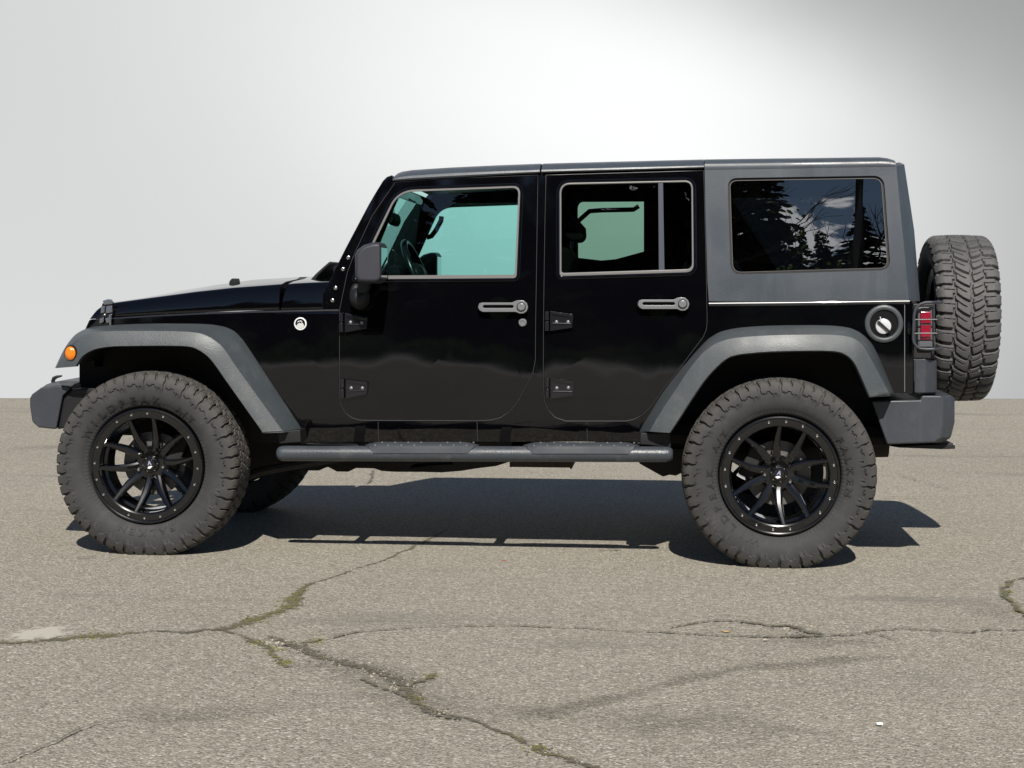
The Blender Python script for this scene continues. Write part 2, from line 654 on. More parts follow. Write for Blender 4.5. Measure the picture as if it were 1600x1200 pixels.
M_TYREOLD, t, p = mat('old_tyre_rubber', (0.06, 0.06, 0.062), 0.7, spec=0.4)
c = objco(t)
n1 = t.noise(c, 12, 6, 0.65)
n2 = t.noise(c, 170, 3)
t.l.new(t.mix(n1, (0.046, 0.046, 0.048, 1), (0.125, 0.122, 0.119, 1)), p.inputs['Base Color'])
bump(t, p, n2, 0.4, 0.0012)
M_LETTER, t, p = mat('raised_letters', (0.020, 0.0195, 0.0195), 0.7)

# old sun-bleached asphalt
M_GROUND, t, p = mat('old_asphalt', (0.3, 0.27, 0.22), 0.9, spec=0.25)
c = objco(t)
big = t.noise(c, 0.35, 5, 0.6)
mid = t.noise(c, 2.6, 6, 0.65)
sm = t.noise(c, 28, 4, 0.7)
v1 = t.voro(c, 105, out='Color')
v2 = t.voro(c, 210, out='Color')
vd = t.voro(c, 105)
g1 = t.new('ShaderNodeSeparateColor')
t.l.new(v1, g1.inputs[0])
g2 = t.new('ShaderNodeSeparateColor')
t.l.new(v2, g2.inputs[0])
col = t.mix(t.rng(big, 0.3, 0.7), (0.262, 0.242, 0.203, 1), (0.352, 0.328, 0.281, 1))
col = t.mix(t.math('MULTIPLY', t.rng(mid, 0.35, 0.75), 0.6), col, (0.235, 0.215, 0.185, 1))
stone = t.ramp(g1.outputs[0], [(0.0, (0.06, 0.055, 0.048)), (0.22, (0.18, 0.166, 0.132)), (0.6, (0.32, 0.29, 0.228)), (0.88, (0.46, 0.425, 0.345)), (1.0, (0.80, 0.76, 0.68))])
fine = t.ramp(g2.outputs[1], [(0.0, (0.05, 0.045, 0.037)), (0.5, (0.265, 0.238, 0.185)), (1.0, (0.48, 0.44, 0.36))])
col = t.mix(0.53, col, stone)
col = t.mix(0.38, col, fine)
v3 = t.voro(c, 84, out='Color')
g3 = t.new('ShaderNodeSeparateColor')
t.l.new(v3, g3.inputs[0])
vd3 = t.rng(t.voro(c, 84), 0.42, 0.30)
col = t.mix(t.math('MULTIPLY', t.math('MULTIPLY', t.rng(g3.outputs[0], 0.88, 0.93), vd3), 0.55), col, (0.72, 0.69, 0.62, 1))
col = t.mix(t.math('MULTIPLY', t.math('MULTIPLY', t.rng(g3.outputs[1], 0.86, 0.91), vd3), 0.7), col, (0.075, 0.07, 0.062, 1))
pit = t.rng(sm, 0.60, 0.72)
col = t.mix(t.math('MULTIPLY', pit, 0.45), col, (0.085, 0.078, 0.065, 1))
# long worn streaks and dark oily areas
mp = t.new('ShaderNodeMapping')
t.l.new(c, mp.inputs[0])
mp.inputs['Scale'].default_value = (0.35, 1.5, 1)
mp.inputs['Rotation'].default_value = (0, 0, 0.12)
stn = t.rng(t.noise(mp.outputs[0], 1.1, 6, 0.6), 0.56, 0.72)
col = t.mix(t.math('MULTIPLY', stn, 0.62), col, (0.155, 0.145, 0.130, 1))
t.l.new(col, p.inputs['Base Color'])
hh = t.math('ADD', t.math('MULTIPLY', vd, -1.2), t.math('MULTIPLY', sm, 0.8))
bump(t, p, hh, 0.75, 0.0055)


# cracks: dark soil with moss, broken edges
def crack_mat():
    m = bpy.data.materials.new('crack_soil')
    m.use_nodes = True
    t = NT(m.node_tree)
    p = t.n['Principled BSDF']
    out = t.n['Material Output']
    uvn = t.new('ShaderNodeUVMap')
    sp = t.new('ShaderNodeSeparateXYZ')
    t.l.new(uvn.outputs[0], sp.inputs[0])
    at = t.new('ShaderNodeAttribute', attribute_name='moss')
    c = objco(t)
    d = t.math('ABSOLUTE', t.math('SUBTRACT', t.math('MULTIPLY', sp.outputs[1], 2.0), 1.0))
    d = t.math('ADD', d, t.math('MULTIPLY', t.math('SUBTRACT', t.noise(c, 26, 4, 0.7), 0.5), 2.0))
    d = t.math('ADD', d, t.math('MULTIPLY', t.math('SUBTRACT', t.noise(c, 110, 3, 0.75), 0.5), 2.6))
    d = t.math('ADD', d, t.math('MULTIPLY', t.math('SUBTRACT', t.noise(c, 6, 2), 0.5), 0.9))
    al = t.math('MULTIPLY', t.rng(d, 0.42, 0.15), 0.92)
    mo = t.math('MULTIPLY', at.outputs['Fac'], t.rng(t.noise(c, 45, 4, 0.7), 0.42, 0.58))
    soil = t.mix(t.noise(c, 120, 3), (0.030, 0.027, 0.021, 1), (0.21, 0.188, 0.148, 1))
    moss = t.mix(t.noise(c, 170, 3), (0.085, 0.080, 0.018, 1), (0.27, 0.25, 0.055, 1))
    t.l.new(t.mix(mo, soil, moss), p.inputs['Base Color'])
    p.inputs['Roughness'].default_value = 0.95
    bump(t, p, t.noise(c, 150, 3), 0.9, 0.006)
    tr = t.new('ShaderNodeBsdfTransparent')
    mx = t.new('ShaderNodeMixShader')
    t.l.new(al, mx.inputs[0])
    t.l.new(tr.outputs[0], mx.inputs[1])
    t.l.new(p.outputs[0], mx.inputs[2])
    t.l.new(mx.outputs[0], out.inputs[0])
    return m


M_CRACK = crack_mat()


def tagged(o, label=None, cat=None, group=None, kind=None):
    for k, vv in (('label', label), ('category', cat), ('group', group), ('kind', kind)):
        if vv:
            o[k] = vv
    return o


# ------------------------------------------------------------------ ground: the lot ends at a crest behind the vehicle
eL, eR = onG(0, 621.5), onG(1600, 622.5)
ed = (eR - eL).normalized()
nrm = Vector((-ed.y, ed.x, 0))
mid_e = (eL + eR) / 2
gm = MB()
rows = [(-75, 0), (-40, 0), (-25, 0), (-18, 0), (-12, 0), (-6, 0), (-2, 0), (-0.4, 0), (0, -0.004), (0.4, -0.05), (2, -0.5), (10, -4), (60, -22)]
cols = [-90, -60, -30, -15, 0, 15, 30, 60, 90]
vs = [mid_e + nrm * a + ed * b + Vector((0, 0, z)) for a, z in rows for b in cols]
vs = [(q.x, q.y, q.z if abs(q.z) > 1e-4 else 0.0) for q in vs]
nc = len(cols)
gm.add(vs, [(i * nc + j, i * nc + j + 1, (i + 1) * nc + j + 1, (i + 1) * nc + j) for i in range(len(rows) - 1) for j in range(nc - 1)])
ground = gm.build('ground', M_GROUND, smooth=True, angle=30)
tagged(ground, kind='structure')

# ------------------------------------------------------------------ cracks in the asphalt
CR = [
    # (points px, half width m, moss)
    ([(-30, 1006, .034, .4), (40, 1003, .036, .5), (90, 999, .036, .5), (130, 996, .040, .8), (200, 990, .034, .7), (240, 986, .018, .2), (290, 989, .018, .1), (340, 984, .028, .4), (380, 976, .036, .8), (420, 962, .030, 1.), (447, 949, .038, 1.), (458, 935, .036, 1.), (470, 920, .020, .7), (500, 908, .009, .1), (540, 893, .009, .1), (570, 884, .008, .2), (600, 876, .009, .1), (630, 862, .012, .7), (664, 847, .012, .6), (700, 828, .008, .2)]),
    ([(340, 984, .010, .2), (384, 996, .020, .9), (420, 1012, .022, 1.), (450, 1044, .014, .9)]),
    ([(415, 995, .012, .3), (432, 1001, .026, .5), (450, 1008, .034, .2), (480, 1018, .036, .2), (510, 1030, .022, .4), (550, 1040, .030, .2), (590, 1050, .040, .1), (625, 1064, .036, .1), (645, 1080, .030, .4), (652, 1094, .024, .8), (664, 1106, .022, .5), (690, 1114, .016, .3), (740, 1124, .013, .2), (770, 1138, .012, .2), (800, 1147, .013, .5), (830, 1165, .018, .9), (860, 1180, .024, .7), (890, 1190, .020, .3), (940, 1204, .016, .3)]),
    ([(560, 1062, .010, .2), (600, 1074, .012, .1), (640, 1090, .014, .3)]),
    ([(640, 1074, .010, .5), (668, 1060, .016, .9), (676, 1052, .012, .8)]),
    ([(664, 1108, .016, .2), (680, 1116, .018, .2), (720, 1126, .016, .1)]),
    ([(440, 1011, .004, .9), (480, 1006, .010, .9), (520, 998, .008, .7), (560, 989, .005, .2), (600, 985, .006, .1), (660, 981, .007, .1), (750, 980, .008, .5), (800, 979, .008, .4), (850, 981, .012, .2), (900, 983, .007, .1), (990, 988, .006, .1), (1060, 991, .009, .2), (1130, 994, .010, .1), (1180, 997, .012, .1), (1215, 998, .020, .1), (1250, 997, .022, .1), (1285, 994, .016, .3), (1340, 993, .008, .1), (1375, 988, .012, .2), (1410, 984, .012, .2), (1440, 986, .012, .2), (1480, 988, .010, .1), (1520, 990, .013, .1), (1545, 985, .010, .1), (1580, 986, .012, .2), (1640, 984, .012, .2)]),
    ([(1050, 983, .008, .2), (1085, 976, .012, .3), (1120, 972, .010, .2), (1150, 972, .010, .2), (1195, 979, .016, .3), (1235, 981, .018, .3), (1262, 989, .024, .2), (1290, 993, .016, .2)]),
    ([(1350, 990, .008, .1), (1380, 995, .014, .2), (1405, 1004, .010, .1)]),
    ([(1640, 897, .010, .2), (1600, 905, .012, .4), (1576, 911, .018, .7), (1567, 921, .020, .8), (1576, 936, .018, .7), (1590, 953, .020, .8), (1600, 962, .018, .5), (1630, 985, .014, .3)]),
    ([(1330, 1002, .006, .0), (1370, 1006, .006, .0)]),
    ([(0, 1196, .005, .0), (40, 1182, .006, .0), (100, 1158, .005, .0), (150, 1135, .005, .0), (200, 1125, .003, .0)]),
    ([(120, 874, .010, .1), (150, 872, .010, .1)]),
    ([(935, 861, .016, .0), (970, 860, .012, .0)]),
    ([(1400, 741, .004, .0), (1430, 752, .006, .1), (1500, 770, .004, .0)]),
    ([(1380, 779, .006, .1), (1480, 779, .004, .1), (1560, 775, .006, .1), (1600, 776, .004, .1)]),
    ([(575, 758, .010, .0), (583, 742, .010, .0), (590, 726, .010, .0)]),
]
cb_v, cb_f, cb_uv, cb_moss = [], [], [], []
for ci, pts in enumerate(CR):
    P = [(onG(a, b), wd, mo) for a, b, wd, mo in pts]
    line = []
    for i in range(len(P) - 1):
        n = max(2, int((P[i + 1][0] - P[i][0]).length / 0.03))
        for k in range(n):
            q = k / n
            line.append((P[i][0].lerp(P[i + 1][0], q), P[i][1] * (1 - q) + P[i + 1][1] * q, P[i][2] * (1 - q) + P[i + 1][2] * q))
    line.append(P[-1])
    # small random wander
    wx = 0.0
    L2 = []
    for i, (q, wd, mo) in enumerate(line):
        wx = wx * 0.75 + random.uniform(-1, 1) * 0.008
        tdir = line[min(i + 1, len(line) - 1)][0] - line[max(i - 1, 0)][0]
        tdir.normalize()
        nn = Vector((-tdir.y, tdir.x, 0))
        L2.append((q + nn * wx, nn, wd * random.uniform(0.75, 1.3), mo))
    z = 0.003 + 0.0006 * ci
    o = len(cb_v)
    for i, (q, nn, wd, mo) in enumerate(L2):
        ww = wd * 1.75
        for k in (-1, 1):
            cb_v.append((q.x + nn.x * ww * k, q.y + nn.y * ww * k, z))
            cb_uv.append((i * 0.03, (k + 1) / 2))
            cb_moss.append(mo)
    for i in range(len(L2) - 1):
        cb_f.append((o + 2 * i, o + 2 * i + 2, o + 2 * i + 3, o + 2 * i + 1))
me = bpy.data.meshes.new('ground_crack')
me.from_pydata(cb_v, [], cb_f)
uvl = me.uv_layers.new(name='UVMap')
for lp in me.loops:
    uvl.data[lp.index].uv = cb_uv[lp.vertex_index]
at = me.attributes.new('moss', 'FLOAT', 'POINT')
at.data.foreach_set('value', cb_moss)
me.materials.append(M_CRACK)
crk = bpy.data.objects.new('ground_crack', me)
COL.objects.link(crk)
tagged(crk, kind='structure')

ST = [
    ([(790, 1128, .05, 0), (850, 1116, .07, 0), (920, 1098, .06, 0), (1010, 1078, .04, 0), (1090, 1060, .05, 0), (1140, 1047, .04, 0), (1220, 1040, .06, 0), (1320, 1030, .05, 0), (1440, 1022, .03, 0)], 1.0),
    ([(170, 1108, .05, 0), (260, 1120, .10, 0), (360, 1112, .08, 0), (480, 1100, .05, 0)], 0.7),
    ([(880, 1135, .09, 0), (1000, 1128, .14, 0), (1140, 1122, .12, 0), (1260, 1130, .06, 0)], 0.7),
    ([(440, 1016, .10, 0), (540, 1040, .14, 0), (640, 1078, .14, 0), (720, 1112, .10, 0), (840, 1130, .16, 0)], 0.6),
    ([(1180, 1006, .05, 0), (1260, 1000, .09, 0), (1330, 1004, .06, 0), (1400, 1010, .05, 0)], 0.7),
    ([(1090, 1172, .06, 0), (1240, 1140, .05, 0), (1320, 1150, .05, 0)], 0.5),
    ([(0, 706, .10, 0), (90, 698, .2, 0), (140, 694, .1, 0)], 0.6),
    ([(1500, 930, .05, 0), (1560, 960, .10, 0), (1620, 980, .10, 0)], 0.6),
]
m_ = bpy.data.materials.new('stain_film')
m_.use_nodes = True
t = NT(m_.node_tree)
p = t.n['Principled BSDF']
p.inputs['Base Color'].default_value = (0.10, 0.092, 0.078, 1)
p.inputs['Roughness'].default_value = 0.9
uvn = t.new('ShaderNodeUVMap')
sp = t.new('ShaderNodeSeparateXYZ')
t.l.new(uvn.outputs[0], sp.inputs[0])
c = objco(t)
d = t.math('ABSOLUTE', t.math('SUBTRACT', t.math('MULTIPLY', sp.outputs[1], 2.0), 1.0))
d = t.math('ADD', d, t.math('MULTIPLY', t.math('SUBTRACT', t.noise(c, 5, 5, 0.7), 0.5), 1.8))
al = t.math('MULTIPLY', t.rng(d, 0.75, 0.1), t.rng(t.noise(c, 70, 3, 0.7), 0.35, 0.65, 0.08, 0.42))
at = t.new('ShaderNodeAttribute', attribute_name='moss')
tr = t.new('ShaderNodeBsdfTransparent')
mx = t.new('ShaderNodeMixShader')
t.l.new(t.math('MULTIPLY', al, at.outputs['Fac']), mx.inputs[0])
t.l.new(tr.outputs[0], mx.inputs[1])
t.l.new(p.outputs[0], mx.inputs[2])
t.l.new(mx.outputs[0], t.n['Material Output'].inputs[0])
sv, sf, su, sm_ = [], [], [], []
for ci, (pts, amt) in enumerate(ST):
    P = [(onG(a, b), wd) for a, b, wd, _ in pts]
    o = len(sv)
    for i, (q, wd) in enumerate(P):
        tdir = (P[min(i + 1, len(P) - 1)][0] - P[max(i - 1, 0)][0]).normalized()
        nn = Vector((-tdir.y, tdir.x, 0))
        for k in (-1, 1):
            sv.append((q.x + nn.x * wd * 2 * k, q.y + nn.y * wd * 2 * k, 0.0013 + 0.0001 * ci))
            su.append((i, (k + 1) / 2))
            sm_.append(amt if 0 < i < len(P) - 1 else 0.0)
    for i in range(len(P) - 1):
        sf.append((o + 2 * i, o + 2 * i + 2, o + 2 * i + 3, o + 2 * i + 1))
me = bpy.data.meshes.new('ground_stain')
me.from_pydata(sv, [], sf)
uvl = me.uv_layers.new(name='UVMap')
for lp in me.loops:
    uvl.data[lp.index].uv = su[lp.vertex_index]
at = me.attributes.new('moss', 'FLOAT', 'POINT')
at.data.foreach_set('value', sm_)
me.materials.append(m_)
stn_o = bpy.data.objects.new('ground_stain', me)
COL.objects.link(stn_o)
tagged(stn_o, kind='structure')

# loose grit and moss tufts in the widest cracks
def scatter(name, mats, spots, count, r0, r1, flat):
    g = MB()
    for _ in range(count):
        a, b, sp = random.choice(spots)
        q = onG(a + random.gauss(0, sp), b + random.gauss(0, sp * 0.28))
        r = random.uniform(r0, r1)
        g.ball((q.x, q.y, r * flat * 0.4), (r * random.uniform(.7, 1.3), r * random.uniform(.7, 1.3), r * flat), 6, 4, random.randrange(len(mats)))
    return g.build(name, mats, smooth=False)


M_ST1, _, _ = mat('grit_pale', (0.42, 0.37, 0.29), 0.9)
M_ST2, _, _ = mat('grit_grey', (0.22, 0.205, 0.185), 0.9)
M_ST3, _, _ = mat('grit_dark', (0.09, 0.082, 0.07), 0.9)
gr = scatter('grit', [M_ST1, M_ST2, M_ST3], [(470, 1016, 16), (520, 1034, 14), (570, 1048, 16), (600, 1054, 18), (630, 1068, 16), (650, 1086, 8), (690, 1114, 12), (1250, 993, 14), (1230, 981, 12), (850, 1175, 14), (430, 1005, 12)], 420, 0.002, 0.0055, 0.8)
tagged(gr, kind='stuff')
M_MO1, _, _ = mat('moss_yellow', (0.18, 0.17, 0.045), 0.95)
M_MO2, _, _ = mat('moss_olive', (0.11, 0.105, 0.03), 0.95)
ms = scatter('moss', [M_MO1, M_MO2, M_MO2], [(447, 948, 7), (455, 938, 5), (430, 958, 9), (400, 968, 10), (462, 928, 4), (400, 1003, 8), (425, 1014, 8), (446, 1036, 5), (500, 1003, 10), (672, 1056, 4), (652, 1092, 5), (840, 1171, 9), (1575, 925, 4), (1592, 955, 4), (150, 995, 12)], 620, 0.002, 0.0062, 0.5)
tagged(ms, kind='stuff')
M_CEM, t, p = mat('cement_smear', (0.46, 0.435, 0.365), 0.9)
c = objco(t)
uvn = t.new('ShaderNodeUVMap')
sp = t.new('ShaderNodeVectorMath', operation='LENGTH')
sb = t.new('ShaderNodeVectorMath', operation='SUBTRACT')
t.l.new(uvn.outputs[0], sb.inputs[0])
sb.inputs[1].default_value = (.5, .5, 0)
t.l.new(sb.outputs[0], sp.inputs[0])
dd = t.math('ADD', t.math('MULTIPLY', sp.outputs['Value'], 2.0), t.math('MULTIPLY', t.math('SUBTRACT', t.noise(c, 18, 5, 0.7), 0.5), 2.4))
tr = t.new('ShaderNodeBsdfTransparent')
mx = t.new('ShaderNodeMixShader')
t.l.new(t.math('MULTIPLY', t.rng(dd, 1.0, 0.45), 0.9), mx.inputs[0])
t.l.new(tr.outputs[0], mx.inputs[1])
t.l.new(p.outputs[0], mx.inputs[2])
t.l.new(mx.outputs[0], t.n['Material Output'].inputs[0])
g = MB()
g.add([onG(-30, 1008, .0022), onG(122, 1001, .0022), onG(142, 972, .0022), (onG(40, 975, .0022))], [(0, 1, 2, 3)])
cem = g.build('ground_stain', M_CEM, fix=False)
uvl = cem.data.uv_layers.new(name='UVMap')
for lp in cem.data.loops:
    uvl.data[lp.index].uv = ((0, 0), (1, 0), (1, 1), (0, 1))[lp.vertex_index]
tagged(cem, kind='structure')

def scrap(name, px, py, size, mat_, label, cat, seed, lift=0.006):
    r_ = random.Random(seed)
    c_ = onG(px, py, 0.0)
    n_ = 9
    ring = []
    for k in range(n_):
        an = 2 * PI * k / n_
        ring.append((size * r_.uniform(.6, 1.1) * math.cos(an), size * r_.uniform(.35, .7) * math.sin(an), lift + r_.uniform(0, lift)))
    g = MB()
    vs = [(0, 0, lift * 2.2)] + ring
    vs += [(a, b, z - 0.0012) for a, b, z in vs]
    fs = []
    for k in range(n_):
        k2 = (k + 1) % n_
        fs += [(0, 1 + k, 1 + k2), (n_ + 1, n_ + 2 + k2, n_ + 2 + k), (1 + k, n_ + 2 + k, n_ + 2 + k2, 1 + k2)]
    g.add(vs, fs)
    o = g.build(name, mat_, smooth=False)
    o.location = (c_.x, c_.y, 0)
    return tagged(o, label, cat)


M_PAPER, _, _ = mat('white_paper', (0.74, 0.73, 0.70), 0.8)
M_LEAFR, _, _ = mat('red_leaf', (0.30, 0.075, 0.04), 0.8)
M_LEAFT, _, _ = mat('tan_leaf', (0.50, 0.33, 0.17), 0.8)
scrap('paper_scrap', 1375, 1135, .013, M_PAPER, 'small white paper scrap lying alone on the asphalt at lower right', 'litter', 1)
scrap('dry_leaf', 787, 877, .012, M_LEAFR, 'tiny reddish dry leaf on the asphalt just before the step bar shadow', 'leaf', 2, .003)
scrap('dry_leaf', 1135, 988, .022, M_LEAFT, 'larger tan dry leaf on the asphalt before the rear wheel, between two crack branches', 'leaf', 3, .003)
scrap('stone_chip', 1197, 1003, .011, M_ST1, 'pale stone chip just below the crack before the rear wheel', 'stone', 4)

# ================================================================== THE VEHICLE
CAR = bpy.data.objects.new('off_road_vehicle', None)
COL.objects.link(CAR)
tagged(CAR, 'black four-door off-road vehicle with grey hardtop and black wheels on cracked asphalt', 'car')

D1 = [(618.5, 285.5), (700, 280), (839.5, 274.5), (838.5, 340), (837, 440), (836, 500), (835.5, 562), (832, 581), (820, 604), (806, 630), (795, 643), (781, 652), (767, 655.5), (745, 656.5), (580, 656), (562, 655.5), (550, 652), (540, 644.5), (534, 633), (531.5, 620), (531.5, 484), (543.5, 426), (553.5, 399), (582.5, 337)]
D2 = [(854, 274.5), (1098.5, 267.5), (1099.5, 300), (1102, 400), (1104, 500), (1103, 514), (1098, 526), (1064, 571), (1040, 601), (1014, 637), (1002, 648.5), (990, 654.5), (978, 657), (884, 657), (868, 651.5), (857, 640), (851.5, 626), (849.8, 600), (850, 520), (851.2, 420), (852.5, 340)]
d1 = SX(D1)
d2 = SX(D2)
GAP = 0.0055
d1o, d2o = offset(d1, GAP), offset(d2, GAP)
# body side: fender, rocker, B-post, rear quarter
front_top = SX([(152, 500), (240, 494.5), (340, 490), (437, 487.5), (530, 486)])
door1 = list(reversed(d1o[2:21]))            # from the front hinge corner round the bottom to the top of the rear edge
door2 = list(reversed(d2o[4:21])) + []
rest = SX([(1107, 477), (1423, 473.5), (1425, 615), (1390, 615), (1362, 560), (1335, 540), (1300, 532), (1210, 529), (1150, 533), (1117, 549), (1087, 580), (1030, 668), (1028, 690), (436, 690), (434, 668), (372, 566), (352, 544), (330, 531), (300, 526), (230, 524), (170, 525), (142, 533), (129, 548), (128, 530), (140, 512)])
b_top = [(d1o[2][0] + 0.001, d1o[2][1] - 0.004), (d2o[0][0] - 0.001, d2o[0][1] - 0.004)]
outline = front_top + door1[:-1] + b_top + list(reversed(d2o[4:21])) + rest
g = MB()
g.skin([outline], 0.0, 0.03, 0, 0.055)
body = g.build('body', M_PAINT, CAR, bevel=0.0028, seg=2)
far = mirror(body, CAR)

# grey strips for the sunlit edges of the rocker seams, lip under the hood line and rail along the rear quarter
for px_ in (591, 745.5, 917):
    g = MB()
    a, b = S(px_, 659.5), S(px_ + 0.8, 689)
    g.tube([(a.x, a.y - 0.0005, a.z), ((a.x + b.x) / 2, S(px_, 672).y - .0005, S(px_, 672).z), (b.x, b.y - 0.0005, b.z)], 0.0018, 6)
    g.build('rocker_seam', M_EDGELIT, CAR)
g = MB()
pts = [S(a, b) for a, b in ((1107.5, 475.5), (1150, 475), (1200, 474.6), (1260, 474), (1330, 473), (1400, 472), (1421, 471.8))]
g.tube([(q.x, q.y + 0.003, q.z) for q in pts], 0.0125, 16)
rail = g.build('belt_rail', M_RAIL, CAR)
mirror(rail, CAR)
g = MB()
pts = [S(a, b) for a, b in ((150, 499.5), (240, 494), (340, 489.3), (437, 486.8), (485, 485.6), (529, 485))]
g.tube([(q.x, q.y + 0.004, q.z) for q in pts], 0.006, 10)
lip = g.build('fender_lip', M_RAIL, CAR)
mirror(lip, CAR)


# ------------------------------------------------------------------ doors
def circle(cx, cz, r, n=28):
    return [(cx + r * math.cos(2 * PI * k / n), cz + r * math.sin(2 * PI * k / n)) for k in range(n)]


def hinge(door, kx0, kx1, ky0, ky1, leaf, bolts):
    g = MB()
    k0, k1 = S((kx0 + kx1) / 2, ky0), S((kx0 + kx1) / 2, ky1)
    r = 0.011
    for a, b in ((0.0, 0.46), (0.5, 1.0)):
        g.tube([k0.lerp(k1, a) + Vector((0, -0.014, 0)), k0.lerp(k1, b) + Vector((0, -0.014, 0))], r, 14)
    g.skin([SX(leaf)], 0.020, 0.022, 0, None)
    st = [leaf[0], leaf[1], (leaf[1][0] - 2, leaf[1][1] + 4.5), (leaf[0][0] + 3, leaf[0][1] + 5)]
    g.skin([SX(st)], 0.0255, 0.006, 0, None)
    lo = [(leaf[3][0] + 3, leaf[3][1] - 11), (leaf[2][0] - 1, leaf[2][1] - 5.5), (leaf[2][0] - 1, leaf[2][1] - 7.5), (leaf[3][0] + 3, leaf[3][1] - 13)]
    g.skin([SX(lo)], 0.024, 0.005, 0, None)
    for b in bolts:
        q = S(b[0], b[1])
        g.lathe((q.x, -(yf(q.z, q.x) + 0.020), q.z), [(0.0001, -0.006), (0.006, -0.0055), (0.008, -0.003), (0.0085, 0.001)], 14, 1)
    return g.build('hinge', [M_HINGE, M_GREY], door, bevel=0.0032, seg=2)


def handle(door, x0, x1, y, bx, bowl):
    """x0..x1 grip in px, button centre bx"""
    g = MB()
    out = [(x0 + 1.5, y - 6), (x0 + 6, y - 7.3), (bx - 14, y - 7.3), (bx - 7, y - 10.5), (bx - 2, y - 11), (bx + 4, y - 10.5), (bx + 9, y - 6.5), (bx + 11, y - .5), (bx + 9, y + 6), (bx + 4, y + 9.5), (bx - 2, y + 9.8), (bx - 8, y + 7.2), (x0 + 7, y + 7.2), (x0 + 2.5, y + 5), (x0, y + .5)]
    hole = [(x0 + 9, y - 3.6), (bx - 13, y - 3.6), (bx - 11, y - 1.5), (bx - 13, y + 1.2), (x0 + 9, y + 1.2), (x0 + 6.5, y - 1.2)]
    g.skin([SX(out), SX(hole)], 0.036, 0.016, 0, None)
    q = S(bx + .5, y - .6)
    yy = -(yf(q.z, q.x) + 0.036)
    g.lathe((q.x, yy, q.z), [(0.0001, -0.008), (0.015, -0.008), (0.0185, -0.005), (0.0195, 0.0)], 28, 0)
    g.lathe((q.x, yy - .002, q.z), [(0.020, 0.0), (0.0215, -0.003), (0.0225, 0.0)], 28, 1)
    for a in (x0 + 3, bx):
        q = S(a, y)
        g.box((q.x, -(yf(q.z, q.x) + 0.011), q.z), (0.024, 0.022, 0.022), 1)
    h = g.build('handle', [M_GREY, M_BLACK], door, bevel=0.0035, seg=3)
    g = MB()
    q = S(*bowl)
    R = 0.054
    prof = [(0.0001, 0.026)] + [(R * math.sin(a), 0.026 - 0.026 * (1 - math.cos(a))) for a in (0.3, 0.6, 0.9, 1.2, 1.4)] + [(R + .0012, 0.0)]
    prof = [(r, y2 if i else 0.026) for i, (r, y2) in enumerate(prof)]
    prof = [(0.0001, .026), (.018, .0248), (.032, .0205), (.044, .0125), (.051, .0045), (.0548, .0008)]
    g.lathe((q.x, -(yf(q.z, q.x)), q.z), prof, 40)
    b = g.build('handle_bowl', M_PAINT, door, fix=False)
    b.data.flip_normals()
    return h


def door(outline, hole_px, inner_px, glass, bowl, split=None):
    g = MB()
    q = S(*bowl)
    bc = circle(q.x, q.z, 0.054)
    hole = SX(hole_px)
    g.skin([outline, hole, bc], 0.0, 0.028, 0, 0.055)
    dr = g.build('door', M_PAINT, CAR, bevel=0.0035, seg=3)
    # pressed lip round the window
    g = MB()
    g.skin([offset(hole, 0.016), offset(hole, 0.0012)], 0.0055, 0.012, 0, None)
    g.build('window_surround', M_PAINT, dr, bevel=0.0045, seg=3)
    g = MB()
    g.skin([hole, SX(inner_px)], 0.006, 0.014, 0, None)
    g.build('window_trim', M_TRIM, dr, bevel=0.002, seg=2)
    if split:
        g = MB()
        g.skin([SX(split)], 0.003, 0.02, 0, 0.06)
        g.build('window_bar', M_BAR, dr, bevel=0.005, seg=3)
    # added grey bead standing in for light-catching edges of the shut line
    g = MB()
    sl_ = offset(outline, GAP * 0.52)
    zb_ = min(q[1] for q in sl_)
    pth = []
    for i_ in range(len(sl_)):
        a_, b_ = sl_[i_], sl_[(i_ + 1) % len(sl_)]
        n_ = max(1, int(math.hypot(a_[0] - b_[0], a_[1] - b_[1]) / 0.06))
        pth += [(a_[0] + (b_[0] - a_[0]) * k_ / n_, a_[1] + (b_[1] - a_[1]) * k_ / n_) for k_ in range(n_)]
    rr_ = [0.0022 if q[1] < zb_ + 0.03 else 0.0012 for q in pth]
    g.tube([(q[0], -(yf(q[1], q[0]) - 0.0016), q[1]) for q in pth], rr_, 6, closed=True)
    g.build('gap_light_line', M_EDGELIT, dr)
    g = MB()
    gl = offset(SX(inner_px), 0.004)
    g.plate([gl], lambda a, b: (a, -(yf(b, a) - 0.008), b), lambda a, b: (a, -(yf(b, a) - 0.0085), b), 0, 0.1)
    # single sheet of glass: keep the outer face only
    nf = len(g.f)
    nv = len(g.v) // 2
    g.f = [f for f in g.f if max(f) < nv]
    g.m = [0] * len(g.f)
    g.v = g.v[:nv]
    go = g.build('window', glass, dr, fix=False)
    # inner door card, dark
    g = MB()
    cz = SX([(0, 440)])[0][1]
    lowr = [q for q in outline if q[1] < cz]
    g.skin([offset(lowr, -0.03)], -0.07, 0.03, 0, None)
    g.build('door_card', M_CABIN, dr)
    return dr


